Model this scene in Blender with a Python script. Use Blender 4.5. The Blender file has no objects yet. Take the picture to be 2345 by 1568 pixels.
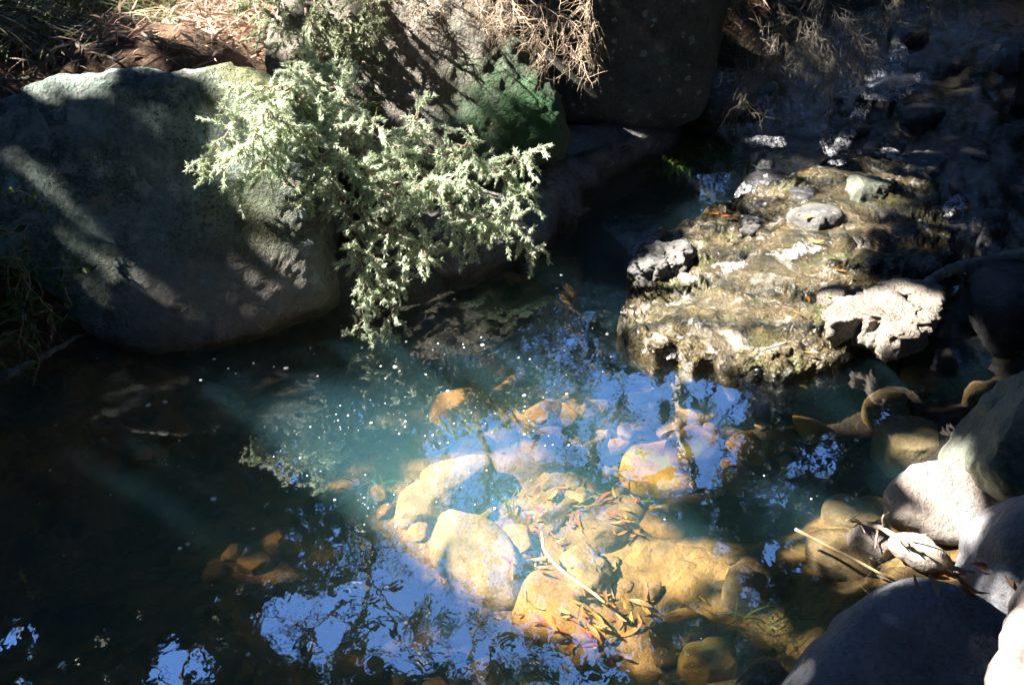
import bpy, bmesh, math, random
import numpy as np
from mathutils import Vector, Matrix
from mathutils.bvhtree import BVHTree

random.seed(7); RNG = np.random.default_rng(7)
sc = bpy.context.scene
COL = sc.collection
PI = math.pi

# ------------------------------------------------------------------ camera
CAM_Z = 1.9; PITCH = math.radians(33); LENS = 35.0
FPX = 2344 * LENS / 36; CX, CY = 1172.0, 784.0
cam_d = bpy.data.cameras.new('camera'); cam = bpy.data.objects.new('camera', cam_d); COL.objects.link(cam)
cam.location = (0, 0, CAM_Z); cam.rotation_euler = (PI/2 - PITCH, 0, 0)
cam_d.lens = LENS; cam_d.sensor_width = 36; cam_d.clip_end = 500; cam_d.clip_start = 0.05
cam_d.dof.use_dof = True; cam_d.dof.focus_distance = 3.0; cam_d.dof.aperture_fstop = 9.0
sc.camera = cam
C0 = np.array([0, 0, CAM_Z])
RIGHT = np.array([1., 0, 0]); FWD = np.array([0, math.cos(PITCH), -math.sin(PITCH)]); UP = np.array([0, math.sin(PITCH), math.cos(PITCH)])

def ray(px, py):
    d = FWD + RIGHT*(px-CX)/FPX + UP*(CY-py)/FPX
    return d
def P(px, py, z=0.0):                     # where the sight line meets the level z
    d = ray(px, py); t = (z-CAM_Z)/d[2]; return C0 + d*t
def PY(px, py, Y):                        # ... or the depth Y
    d = ray(px, py); return C0 + d*(Y/d[1])
def PT(px, py, Y0, k):                    # ... or a face leaning back: Y = Y0 + k z
    d = ray(px, py); t = (Y0 + k*CAM_Z)/(d[1]-k*d[2]); return C0 + d*t
def to_px(p):
    p = np.asarray(p, float) - C0
    dz = p @ FWD
    return np.stack([CX + FPX*(p @ RIGHT)/dz, CY - FPX*(p @ UP)/dz], -1), dz

SUN = np.array([-0.72, 0.06, 0.69]); SUN /= np.linalg.norm(SUN)

# ------------------------------------------------------------------ noise
def _h(i, j, k, s):
    n = (i*374761393 + j*668265263 + k*2147483647 + s*1274126177) & 0xffffffff
    n = ((n ^ (n >> 13)) * 1274126177) & 0xffffffff
    n = ((n ^ (n >> 16)) * 2246822519) & 0xffffffff
    return ((n ^ (n >> 15)) & 0xffffff) / float(0xffffff)
def vnoise(p, s=0):
    f = np.floor(p).astype(np.int64); t = p - f; t = t*t*t*(t*(t*6-15)+10)
    r = 0
    for a in (0, 1):
        for b in (0, 1):
            for c in (0, 1):
                w = (t[:, 0] if a else 1-t[:, 0])*(t[:, 1] if b else 1-t[:, 1])*(t[:, 2] if c else 1-t[:, 2])
                r = r + w*_h(f[:, 0]+a, f[:, 1]+b, f[:, 2]+c, s)
    return r*2-1
def fbm(p, freq, octv=4, s=0, gain=.5):
    r = 0; a = 1.0; tot = 0
    for o in range(octv):
        r = r + a*vnoise(p*freq + 17.3*o + s*3.1, s+o); tot += a; a *= gain; freq *= 2.03
    return r/tot

# ------------------------------------------------------------------ object helpers
def tag(o, label=None, cat=None, group=None, kind=None):
    if label: o['label'] = label
    if cat: o['category'] = cat
    if group: o['group'] = group
    if kind: o['kind'] = kind
    return o
def mesh_obj(name, verts, faces, mat=None, parent=None, smooth=True):
    me = bpy.data.meshes.new(name)
    me.from_pydata(np.asarray(verts, float).tolist(), [], faces if isinstance(faces, list) else faces.tolist())
    if smooth: me.polygons.foreach_set('use_smooth', [True]*len(me.polygons))
    if mat: me.materials.append(mat)
    me.update()
    o = bpy.data.objects.new(name, me); COL.objects.link(o)
    if parent: o.parent = parent; o.matrix_parent_inverse = Matrix.Translation(-Vector(parent.location))
    return o
def recentre(o, c):
    o.data.transform(Matrix.Translation(-Vector(c))); o.location = Vector(c)
    return o
def empty(name, loc):
    o = bpy.data.objects.new(name, None); COL.objects.link(o); o.location = Vector(loc); o.empty_display_size = .1
    return o

_ico = {}
def ico(n):
    if n not in _ico:
        bm = bmesh.new(); bmesh.ops.create_icosphere(bm, subdivisions=n, radius=1)
        v = np.array([x.co[:] for x in bm.verts]); f = [[q.index for q in x.verts] for x in bm.faces]; bm.free()
        _ico[n] = (v/np.linalg.norm(v, axis=1)[:, None], f)
    return _ico[n]

def outline_rock(name, pts, n, tf, tb, mat, e=.7, sub=5, amp=.03, freq=4, famp=.006, ffreq=30, seed=0, cuts=0, smooth=6, extra=None, e2=None):
    pts = np.asarray(pts, float); c = pts.mean(0); n = np.asarray(n, float); n /= np.linalg.norm(n)
    a = np.array([1., 0, 0]); u = a - n*(a @ n); u /= np.linalg.norm(u); v = np.cross(n, u)
    q = pts - c; x = q @ u; y = q @ v
    th = np.arctan2(y, x); r = np.hypot(x, y); o = np.argsort(th)
    g = np.linspace(-PI, PI, 360, endpoint=False)
    R = np.interp(g, np.concatenate([th[o]-2*PI, th[o], th[o]+2*PI]), np.tile(r[o], 3))
    if smooth:
        kk = np.hanning(smooth*2+3); kk /= kk.sum(); m = len(kk)
        R = np.convolve(np.concatenate([R[-m:], R, R[:m]]), kk, 'same')[m:-m]
    S, F = ico(sub)
    rho = np.hypot(S[:, 0], S[:, 1]); T = np.arctan2(S[:, 1], S[:, 0])
    rt = np.interp(T, np.append(g, PI), np.append(R, R[0]))
    rad = np.where(S[:, 2] < 0, np.power(rho, e2 or e), np.power(rho, e)); hgt = np.sign(S[:, 2])*np.power(np.abs(S[:, 2]), e+.15)
    V = c + (rt*rad)[:, None]*(np.cos(T)[:, None]*u + np.sin(T)[:, None]*v) + (hgt*np.where(S[:, 2] > 0, tf, tb))[:, None]*n
    rg = np.random.default_rng(seed)
    sz = R.mean()
    for k in range(cuts):
        d = rg.normal(size=3); d[2] = abs(d[2])*.8; d /= np.linalg.norm(d)
        pr = (V-c) @ d; off = pr.max()*rg.uniform(.62, .86)
        V -= d*(np.maximum(0, pr-off)*.85)[:, None]
    D = V - c; D /= np.linalg.norm(D, axis=1)[:, None] + 1e-6
    V = V + D*(amp*fbm(V, freq, 4, seed) + famp*fbm(V, ffreq, 3, seed+9))[:, None]
    if extra: V = extra(V, D)
    ob = mesh_obj(name, V, F, mat)
    return recentre(ob, c)

def tube_data(pts, radii, sides=6, cap=True):
    pts = np.asarray(pts, float); n = len(pts); radii = np.broadcast_to(np.asarray(radii, float), (n,))
    t = np.gradient(pts, axis=0); t /= np.linalg.norm(t, axis=1)[:, None] + 1e-9
    ref = np.array([0, 0, 1.]) if abs(t[0, 2]) < .8 else np.array([1., 0, 0])
    V = []; F = []
    for i in range(n):
        s = np.cross(t[i], ref); s /= np.linalg.norm(s) + 1e-9; b = np.cross(s, t[i])
        ref = b if abs(b @ t[i]) < .99 else ref
        for k in range(sides):
            a = 2*PI*k/sides; V.append(pts[i] + radii[i]*(math.cos(a)*s + math.sin(a)*b))
    for i in range(n-1):
        for k in range(sides):
            F.append([i*sides+k, i*sides+(k+1) % sides, (i+1)*sides+(k+1) % sides, (i+1)*sides+k])
    if cap:
        F.append([k for k in range(sides)][::-1]); F.append([(n-1)*sides+k for k in range(sides)])
    return V, F
class MB:
    def __init__(s): s.v = []; s.f = []; s.n = 0
    def add(s, V, F):
        k = s.n; s.v.append(np.asarray(V, float)); s.f += [[i+k for i in q] for q in F]; s.n += len(V)
    def tube(s, pts, r, sides=6): s.add(*tube_data(pts, r, sides))
    def leaves(s, c, d, nrm, L, W, bend=.12):      # lance leaves, vectorised: base, side, tip, side, with a fold
        c = np.asarray(c); m = len(c)
        if not m: return
        d = d/(np.linalg.norm(d, axis=1)[:, None]+1e-9); w = np.cross(d, nrm); w /= np.linalg.norm(w, axis=1)[:, None]+1e-9
        nn = np.cross(w, d); L = np.broadcast_to(L, (m,))[:, None]; W = np.broadcast_to(W, (m,))[:, None]
        a = c; mid = c + d*L*.42; tip = c + d*L - nn*L*bend*2
        V = np.stack([a, mid+w*W*.5-nn*W*.12, tip, mid-w*W*.5-nn*W*.12, mid+nn*W*.1], 1).reshape(-1, 3)
        k = s.n; i = np.arange(m)*5 + k
        F = np.concatenate([np.stack([i, i+1, i+4], 1), np.stack([i+1, i+2, i+4], 1), np.stack([i+2, i+3, i+4], 1), np.stack([i+3, i, i+4], 1)])
        s.v.append(V); s.f += F.tolist(); s.n += len(V)
    def build(s, name, mat, parent=None, smooth=True):
        return mesh_obj(name, np.concatenate(s.v), s.f, mat, parent, smooth)
def spline(pts, m=8):
    p = np.asarray(pts, float); n = len(p); q = np.vstack([2*p[0]-p[1], p, 2*p[-1]-p[-2]]); out = []
    for i in range(n-1):
        p0, p1, p2, p3 = q[i], q[i+1], q[i+2], q[i+3]
        for t in np.linspace(0, 1, m, endpoint=False):
            out.append(.5*((2*p1)+(-p0+p2)*t+(2*p0-5*p1+4*p2-p3)*t*t+(-p0+3*p1-3*p2+p3)*t**3))
    out.append(p[-1]); return np.array(out)
def inpoly(x, y, poly):
    poly = np.asarray(poly, float); r = np.zeros(np.shape(x), bool); j = len(poly)-1
    for i in range(len(poly)):
        xi, yi = poly[i]; xj, yj = poly[j]
        hit = ((yi > y) != (yj > y)) & (x < (xj-xi)*(y-yi)/((yj-yi) if yj != yi else 1e-9)+xi)
        r ^= hit; j = i
    return r

# ------------------------------------------------------------------ materials
class N:
    def __init__(s, name):
        s.m = bpy.data.materials.new(name); s.m.use_nodes = True; s.t = s.m.node_tree; s.t.nodes.clear()
        s.out = s.t.nodes.new('ShaderNodeOutputMaterial')
    def n(s, typ, **kw):
        x = s.t.nodes.new('ShaderNode'+typ)
        for k, v in kw.items():
            if k.startswith('_'): setattr(x, k[1:], v)
            else:
                key = k.replace('__', ' ')
                sock = x.inputs[int(key[1:])] if key[0] == 'i' and key[1:].isdigit() else x.inputs[key]
                if hasattr(v, 'links') or isinstance(v, bpy.types.NodeSocket): s.t.links.new(v, sock)
                else: sock.default_value = v
        return x
    def link(s, a, b): s.t.links.new(a, b)
    def pos(s): return s.n('NewGeometry').outputs['Position']
    def noise(s, vec, scale, detail=6, rough=.55, dist=0):
        return s.n('TexNoise', Vector=vec, Scale=scale, Detail=detail, Roughness=rough, Distortion=dist).outputs['Fac']
    def ramp(s, fac, a, b, lo=0., hi=1.):
        return s.n('MapRange', i0=fac, i1=a, i2=b, i3=lo, i4=hi).outputs[0]
    def mix(s, fac, a, b, mode='MIX'):
        x = s.n('Mix', _data_type='RGBA', _blend_type=mode)
        for sock, v in ((x.inputs[0], fac), (x.inputs[6], a), (x.inputs[7], b)):
            if isinstance(v, bpy.types.NodeSocket): s.t.links.new(v, sock)
            elif isinstance(v, (tuple, list)): sock.default_value = tuple(v)+((1,) if len(v) == 3 else ())
            else: sock.default_value = v
        return x.outputs[2]
    def math(s, op, a, b=0., clamp=False):
        x = s.n('Math', _operation=op, _use_clamp=clamp)
        for sock, v in ((x.inputs[0], a), (x.inputs[1], b)):
            if isinstance(v, bpy.types.NodeSocket): s.t.links.new(v, sock)
            else: sock.default_value = v
        return x.outputs[0]
    def sep(s, v): return s.n('SeparateXYZ', Vector=v).outputs

def rock_mat(name, dark, light, s1=3., lichen=None, moss=None, mosspt=None, pits=0., pscale=26., bump=.5, rough=.85, wetline=True, patch=None, wet=0., shade_band=0):
    b = N(name); p = b.pos(); nz = b.sep(b.n('NewGeometry').outputs['Normal'])[2]; z = b.sep(p)[2]
    big = b.noise(p, s1, 7, .6, .4); fine = b.noise(p, s1*9, 5, .65)
    col = b.mix(b.ramp(b.math('ADD', b.math('MULTIPLY', big, .6), b.math('MULTIPLY', fine, .4)), .36, .64), dark, light)
    col = b.mix(b.ramp(b.noise(p, 60, 3, .7), .55, .72, 0, .55), col, [x*.45 for x in dark])
    if patch:      # broad patches of another mineral colour
        col = b.mix(b.ramp(b.noise(b.n('VectorMath', _operation='ADD', i0=p, i1=(3.1, 1.7, .4)).outputs[0], patch[1], 5, .6, .6), .54, .64, 0, patch[2]), col, patch[0])
    h = b.math('ADD', b.math('MULTIPLY', fine, .6), b.math('MULTIPLY', b.noise(p, 70, 4, .6), .4))
    if pits:
        vo = b.n('TexVoronoi', Vector=b.n('VectorMath', _operation='ADD', i0=p, i1=b.n('TexNoise', Vector=p, Scale=12.).outputs['Color']).outputs[0], Scale=pscale)
        pit = b.ramp(vo.outputs['Distance'], .12, .36)
        keep = b.ramp(b.noise(p, 5, 3), .42, .56)
        pit = b.math('SUBTRACT', 1., b.math('MULTIPLY', b.math('SUBTRACT', 1., pit), keep))
        col = b.mix(b.math('MULTIPLY', b.math('SUBTRACT', 1., pit), .75), col, [x*.35 for x in dark])
        h = b.math('ADD', h, b.math('MULTIPLY', pit, pits))
    if lichen:
        for (lc, ls, thr, am) in lichen:
            vv = b.n('VectorMath', _operation='ADD', i0=p, i1=b.n('VectorMath', _operation='SCALE', i0=b.n('TexNoise', Vector=p, Scale=ls*2.2, Detail=4.).outputs['Color'], Scale=.75/ls).outputs[0]).outputs[0]
            vo = b.n('TexVoronoi', Vector=vv, Scale=ls)
            rnd = b.sep(vo.outputs['Color'])
            rr = b.math('MULTIPLY', b.ramp(rnd[0], thr, 1., 0., 1.), .42)
            m = b.ramp(b.math('SUBTRACT', rr, vo.outputs['Distance']), 0., .05)
            m = b.math('MULTIPLY', m, b.ramp(b.noise(p, ls*9, 4, .7), .35, .55))
            col = b.mix(b.math('MULTIPLY', m, am), col, lc)
            h = b.math('ADD', h, b.math('MULTIPLY', m, .12))
    if moss:
        mm = b.math('MULTIPLY', b.ramp(nz, moss[2], moss[2]+.35), b.ramp(b.noise(p, moss[3], 6, .65), moss[4], moss[4]+.1))
        col = b.mix(b.math('MULTIPLY', mm, moss[1]), col, moss[0]); h = b.math('ADD', h, b.math('MULTIPLY', mm, .25))
    if mosspt:
        for (mc, pt, r0, r1, am) in mosspt:
            ds = b.n('VectorMath', _operation='DISTANCE', i0=p, i1=tuple(pt)).outputs['Value']
            ds = b.math('ADD', ds, b.math('MULTIPLY', b.math('SUBTRACT', b.noise(p, 11, 9, .75), .5), r1*1.6))
            mm = b.math('MULTIPLY', b.ramp(ds, r0, r1, 1., 0.), am)
            col = b.mix(mm, col, mc); h = b.math('ADD', h, b.math('MULTIPLY', b.math('MULTIPLY', mm, b.noise(p, 120, 3)), .3))
    if shade_band: col = b.mix(b.math('MULTIPLY', b.n('Attribute', _attribute_name='shade_band').outputs['Fac'], shade_band), col, (.012, .013, .007))  # shadow bands along the layer steps, painted into the base colour
    rg = rough
    if wetline:
        w = b.ramp(b.math('ADD', z, b.math('MULTIPLY', b.noise(p, 6), .08)), .03, .12, 1., 0.)
        col = b.mix(b.math('MULTIPLY', w, .45), col, (0.012, .012, .01)); rg = b.ramp(w, 0, 1, rough, .35)
    if wet: rg = b.ramp(b.noise(p, 14, 4), .35, .65, .06, wet)
    bp = b.n('Bump', Strength=bump, Distance=.02, Height=h)
    bs = b.n('BsdfPrincipled', Base__Color=col, Roughness=rg, Normal=bp.outputs[0])
    bs.inputs['Specular IOR Level'].default_value = .5 if wet else .3
    b.link(bs.outputs[0], b.out.inputs[0]); return b.m

def leaf_mat(name, cols, transl=.35, rough=.5):
    b = N(name); r = b.n('ObjectInfo').outputs['Random'] if 'fallen' in name else b.n('NewGeometry').outputs['Random Per Island']
    cr = b.n('ValToRGB', i0=r); e = cr.color_ramp.elements
    while len(e) < len(cols): e.new(.5)
    while len(e) > len(cols): e.remove(e[-1])
    for i, c in enumerate(cols): e[i].position = i/max(1, len(cols)-1); e[i].color = tuple(c)+(1,)
    d = b.n('BsdfPrincipled', Base__Color=cr.outputs[0], Roughness=rough); d.inputs['Specular IOR Level'].default_value = .3
    t = b.n('BsdfTranslucent', Color=cr.outputs[0])
    m = b.n('MixShader', i0=transl, i1=d.outputs[0], i2=t.outputs[0]); b.link(m.outputs[0], b.out.inputs[0]); return b.m
def bark_mat(name, a, c, scale=20):
    b = N(name); p = b.pos(); st = b.n('VectorMath', _operation='MULTIPLY', i0=p, i1=(1, 1, .25)).outputs[0]
    f = b.noise(st, scale, 6, .65); col = b.mix(b.ramp(f, .35, .65), a, c)
    bp = b.n('Bump', Strength=.5, Distance=.01, Height=f)
    bs = b.n('BsdfPrincipled', Base__Color=col, Roughness=.85, Normal=bp.outputs[0]); b.link(bs.outputs[0], b.out.inputs[0]); return b.m

PX = lambda px, py, z=0.: tuple(P(px, py, z))
LICH_B = ((.42, .58, .60), 9., .55, .9); LICH_S = ((.40, .44, .40), 22., .45, .8); LICH_T = ((.42, .33, .24), 6., .66, .8)
M = {}
M['boulder_left'] = rock_mat('weathered boulder rock', (.05, .072, .062), (.32, .40, .35), 7, lichen=[LICH_B, LICH_S, LICH_T, ((.30, .34, .31), 48., .4, .8)], pits=.8, pscale=20, bump=1.,
    mosspt=[((.34, .28, .235), PT(560, 700, 2.9, .5), .10, .42, .75), ((.26, .215, .18), PT(330, 730, 2.9, .5), .05, .3, .6), ((.10, .10, .02), PT(580, 165, 2.95, .7), .05, .30, .8), ((.075, .085, .02), PT(590, 500, 2.9, .6), .03, .22, .7), ((.05, .09, .03), PT(120, 690, 2.9, .4), .02, .30, .6)], patch=((.44, .46, .41), 8., .75))
M['boulder_mid'] = rock_mat('lichened boulder rock', (.07, .066, .055), (.28, .25, .21), 5, lichen=[((.42, .42, .38), 10., .74, .85), LICH_S, LICH_T], pits=.4, pscale=26, bump=.8,
    mosspt=[((.034, .115, .042), PT(1215, 270, 3.7, .5), .12, .42, .9)])
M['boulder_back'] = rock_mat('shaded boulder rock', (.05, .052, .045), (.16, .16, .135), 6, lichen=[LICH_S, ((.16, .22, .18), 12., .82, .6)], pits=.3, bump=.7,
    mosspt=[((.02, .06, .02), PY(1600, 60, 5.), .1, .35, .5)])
M['ledge'] = rock_mat('sandy ledge rock', (.12, .118, .115), (.34, .33, .31), 9, lichen=[LICH_S, ((.34, .36, .36), 40., .5, .7)], bump=1., pits=.4, pscale=38)
M['shelf'] = rock_mat('wet bedrock', (.018, .015, .009), (.135, .105, .052), 10, moss=((.06, .065, .015), .7, .5, 7, .50), pits=.6, pscale=26, bump=1., wetline=False, wet=.20, patch=((.34, .31, .27), 9, .75), shade_band=.95)
M['pale'] = rock_mat('pale dry crumbly rock', (.14, .12, .095), (.32, .28, .24), 10, pits=.9, pscale=34, bump=1.0, wetline=False)
M['pink'] = rock_mat('pinkish smooth rock', (.26, .22, .19), (.42, .37, .33), 9, bump=.7, pits=.15, pscale=50, patch=((.24, .19, .16), 8, .5))
M['green'] = rock_mat('green grey rock', (.09, .10, .08), (.20, .215, .17), 8, lichen=[((.24, .29, .23), 18, .7, .6)], bump=.7, pits=.25, patch=((.05, .08, .05), 6, .5))
M['blue'] = rock_mat('blue grey river rock', (.14, .145, .165), (.28, .28, .295), 9, lichen=[((.42, .42, .40), 9., .88, .9), ((.30, .29, .29), 34, .62, .55)], bump=.8, pits=.2, pscale=40, patch=((.25, .23, .235), 10, .55), mosspt=[((.62, .62, .60), PT(2040, 1428, 1.14, 1.1), .012, .03, .95), ((.62, .62, .60), PT(2058, 1465, 1.14, 1.1), .006, .018, .95)])
M['stone_grey'] = rock_mat('grey creek stone', (.05, .05, .05), (.13, .127, .12), 12, bump=.4, wetline=True, lichen=[LICH_S])
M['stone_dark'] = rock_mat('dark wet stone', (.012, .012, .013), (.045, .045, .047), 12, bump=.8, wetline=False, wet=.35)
M['stone_tan'] = rock_mat('tan submerged stone', (.10, .075, .032), (.27, .21, .115), 11, bump=.4, wetline=False, patch=((.20, .16, .07), 9, .6))
M['stone_ochre'] = rock_mat('ochre submerged stone', (.13, .072, .016), (.28, .165, .042), 10, bump=.4, wetline=False, patch=((.13, .09, .02), 10, .7))
M['stone_yellow'] = rock_mat('yellow algae coated stone', (.12, .072, .009), (.24, .15, .02), 12, bump=.4, wetline=False, patch=((.20, .22, .02), 10, .6))
M['stone_brown'] = rock_mat('brown submerged stone', (.07, .05, .022), (.20, .145, .07), 9, bump=.4, wetline=False)
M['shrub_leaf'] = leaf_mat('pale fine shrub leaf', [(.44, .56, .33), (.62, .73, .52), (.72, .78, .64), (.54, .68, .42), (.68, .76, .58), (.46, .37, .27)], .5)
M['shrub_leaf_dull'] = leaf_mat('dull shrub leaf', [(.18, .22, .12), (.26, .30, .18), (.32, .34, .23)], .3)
M['canopy'] = leaf_mat('dark tree leaf', [(.03, .05, .018), (.06, .085, .03), (.09, .11, .045)], .1)
M['canopy_y'] = leaf_mat('olive tree leaf', [(.06, .075, .02), (.10, .11, .035), (.13, .13, .05)], .35)
M['stem'] = bark_mat('shrub bark', (.24, .17, .13), (.44, .34, .27), 60)
M['dead'] = bark_mat('dead twig bark', (.22, .16, .11), (.44, .35, .25), 70)
M['dead_grey'] = bark_mat('grey twig bark', (.12, .11, .09), (.26, .23, .18), 70)
M['bark'] = bark_mat('dark bark', (.03, .025, .02), (.09, .075, .06), 18)
M['bark_pale'] = bark_mat('pale gum bark', (.42, .38, .34), (.68, .63, .60), 6)
M['log'] = bark_mat('weathered log', (.13, .105, .095), (.32, .275, .25), 34)
M['root'] = bark_mat('mossy grey root', (.07, .08, .065), (.20, .20, .17), 40)
M['straw'] = bark_mat('dry reed', (.36, .24, .10), (.54, .42, .26), 30)
M['grass'] = leaf_mat('long grass blade', [(.04, .07, .025), (.07, .11, .04), (.16, .17, .07), (.28, .25, .15)], .3)
M['dry'] = leaf_mat('dry leaf litter', [(.24, .14, .09), (.46, .34, .25), (.14, .07, .045), (.55, .42, .33), (.34, .17, .11)], .15, .7)
M['leaf_green'] = leaf_mat('green bank leaf', [(.03, .08, .015), (.07, .14, .03), (.10, .16, .03)], .35)
M['weed'] = leaf_mat('green water weed', [(.03, .10, .015), (.10, .20, .03), (.20, .24, .03)], .4)
M['leaf_orange'] = leaf_mat('orange fallen leaf', [(.30, .12, .02), (.44, .19, .03), (.22, .10, .03)], .25)
M['leaf_red'] = leaf_mat('russet fallen leaf', [(.22, .06, .02), (.30, .09, .03)], .25)
M['leaf_yellow'] = leaf_mat('yellow fallen leaf', [(.40, .28, .05)], .25)
M['leaf_pale'] = leaf_mat('pale tan fallen leaf', [(.34, .23, .12), (.26, .15, .07)], .25)
b = N('white foam'); bs = b.n('BsdfPrincipled', Base__Color=(.82, .84, .86, 1), Roughness=.5, Normal=b.n('Bump', Strength=.8, Distance=.01, Height=b.noise(b.pos(), 90, 4, .7)).outputs[0])
b.link(bs.outputs[0], b.out.inputs[0]); M['fleck'] = b.m
b = N('white water and painted glints'); p = b.pos()
bs = b.n('BsdfPrincipled', Base__Color=(.78, .80, .84, 1), Roughness=.3, Normal=b.n('Bump', Strength=1., Distance=.02, Height=b.noise(p, 60, 5, .7)).outputs[0])
mk = b.ramp(b.math('ADD', b.math('MULTIPLY', b.noise(b.n('VectorMath', _operation='MULTIPLY', i0=p, i1=(1, .45, 1)).outputs[0], 75, 7, .8), .75), b.math('MULTIPLY', b.noise(p, 12, 3), .25)), .46, .64)  # fine broken white, serves real froth and painted sun glints
b.link(b.n('MixShader', i0=mk, i1=b.n('BsdfTransparent').outputs[0], i2=bs.outputs[0]).outputs[0], b.out.inputs[0]); M['foam'] = b.m

# terrain material
b = N('creek bed and bank soil'); p = b.pos(); z = b.sep(p)[2]
silt = b.mix(b.ramp(b.noise(p, 5, 7, .65), .35, .65), (.07, .05, .018), (.30, .20, .07))
vo = b.n('TexVoronoi', Vector=b.n('VectorMath', _operation='ADD', i0=p, i1=b.n('VectorMath', _operation='SCALE', i0=b.n('TexNoise', Vector=p, Scale=9., Detail=5.).outputs['Color'], Scale=.16).outputs[0]).outputs[0], Scale=17.); silt = b.mix(b.ramp(b.sep(vo.outputs['Color'])[0], .3, .9, 0, .6), silt, (.34, .23, .085))
silt = b.mix(b.math('MULTIPLY', b.ramp(vo.outputs['Distance'], .35, .75, 0, .55), b.ramp(b.noise(p, 7, 4), .4, .6)), silt, (.05, .036, .014))
soil = b.mix(b.ramp(b.noise(p, 9, 7, .7), .35, .65), (.035, .022, .014), (.15, .095, .06))
soil = b.mix(b.ramp(b.noise(p, 80, 4, .7), .5, .7), soil, (.24, .16, .11))
w = b.ramp(b.math('ADD', z, b.math('MULTIPLY', b.noise(p, 4), .15)), .05, .25)
h = b.math('ADD', b.noise(p, 40, 6, .7), b.math('MULTIPLY', vo.outputs['Distance'], -.8))
bs = b.n('BsdfPrincipled', Base__Color=b.mix(b.n('Attribute', _attribute_name='wet').outputs['Fac'], b.mix(w, silt, soil), b.mix(b.ramp(b.noise(p, 12, 6, .7), .35, .7), (.008, .007, .006), (.06, .048, .03))), Roughness=.9, Normal=b.n('Bump', Strength=.8, Distance=.03, Height=h).outputs[0])
bs.inputs['Specular IOR Level'].default_value = .2
b.link(bs.outputs[0], b.out.inputs[0]); M['ground'] = b.m

def water_mat(name, bumps, ior=1.33, volume=None, tint=(1, 1, 1)):
    b = N(name); p = b.pos(); h = None
    for (sx, sy, scale, am, det) in bumps:
        q = b.math('MULTIPLY', b.noise(b.n('VectorMath', _operation='MULTIPLY', i0=p, i1=(sx, sy, 1)).outputs[0], scale, det, .55, .3), am)
        h = q if h is None else b.math('ADD', h, q)
    bp = b.n('Bump', Strength=1., Distance=1., Height=h)
    cs = b.math('ABSOLUTE', b.n('VectorMath', _operation='DOT_PRODUCT', i0=b.n('NewGeometry').outputs['Incoming'], i1=bp.outputs[0]).outputs['Value'])
    f0 = ((ior-1)/(ior+1))**2                      # Schlick reflectance, the same from both sides of the surface
    fr = b.math('ADD', f0, b.math('MULTIPLY', b.math('POWER', b.math('SUBTRACT', 1., cs, True), 5.), 1-f0))
    gl = b.n('BsdfGlossy', Roughness=.0, Normal=bp.outputs[0]); tr = b.n('BsdfTransparent', Color=tuple(tint)+(1,))
    b.link(b.n('MixShader', i0=fr, i1=tr.outputs[0], i2=gl.outputs[0]).outputs[0], b.out.inputs[0])
    if volume:
        vs = b.n('VolumeScatter', Color=volume[0]+(1,), Density=volume[1], Anisotropy=volume[2])
        va = b.n('VolumeAbsorption', Color=volume[3]+(1,), Density=volume[4])
        b.link(b.n('AddShader', i0=vs.outputs[0], i1=va.outputs[0]).outputs[0], b.out.inputs[1])
    return b.m
M['pool'] = water_mat('still pool water', [(1, .7, 4, .0013, 2), (1, .8, 22, .00024, 2)], 2.35, ((.22, .62, .84), .66, .35, (.72, .75, .45), .6))
M['stream'] = water_mat('running water', [(1, .6, 12, .018, 3), (1, .7, 45, .007, 3), (1, 1, 130, .0032, 2)], 1.55, None, (.93, .95, .93))

# ------------------------------------------------------------------ terrain
CP = [(1100,1150,-.38),(1400,1100,-.33),(1250,1350,-.33),(700,1000,-.45),(400,1200,-.5),(900,1450,-.4),(1400,1450,-.27),(1700,1200,-.28),(1700,1450,-.2),(1900,1280,-.10),(2000,1000,-.15),
      (2000,1130,-.12),(2150,900,-.12),(2250,780,-.08),(1000,800,-.5),(1200,650,-.5),(1400,550,-.4),(500,850,-.5),(100,1000,-.35),(100,1400,-.45),(600,1540,-.38),(1200,1540,-.3),(1700,900,-.3),(1450,760,-.35),
      (1500,450,-.25),(1620,400,-.08),(1700,650,-.1),(1850,760,-.1),(1950,500,-.06),(2100,350,.0),(2000,250,.05),(2250,450,-.01),(2150,200,.10),(2300,300,.09),(2050,100,.17),(1850,300,.0),(2344,100,.28),(1700,250,.12),
      (2150,1310,.02),(2250,1340,.08),(2330,1300,.13),(2200,1500,.05),(2344,950,.08),(2250,1000,.0),(60,800,.0),(0,650,.25),(150,860,-.2)]
W = [P(*c) for c in CP] + [np.array(c) for c in [(-1.5,4.2,.72),(-2.6,4.0,.78),(-2.3,3.2,.5),(-2.5,2.4,.25),(-2.6,1.6,.2),(-.7,4.7,.72),(-3,6,1.25),(-1,6,1.05),(.3,6,.9),(1.2,6.2,.75),(1.2,7.2,.9),(-6,6,2),(0,9,1.7),(3,8.5,.45),(2.2,7,.27),
     (5.5,9,1.5),(4.2,5.5,.7),(3.2,4.4,.35),(4,2,.7),(3,.8,.5),(2.4,1.9,.25),(0,-2,.4),(0,.5,.08),(-1.5,.5,.06),(1.2,.6,.2),(-4,0,.8),(-5,3,1.4),(6,0,1.3),(-9,9,3.4),(9,6,2.6),(-8,-3,2),(8,-3,2.2),(0,16,4.2),(9,16,4.6),(-10,16,5),(14,24,8),(0,26,8),(-14,24,8),(-14,6,5),(14,5,5),(0,-8,1.),(-.9,.2,.1),(-.3,4.0,.3),(.2,3.7,-.1),(.35,4.9,.3),(-14,-8,4),(14,-8,4)]]
W = np.array(W)
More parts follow.
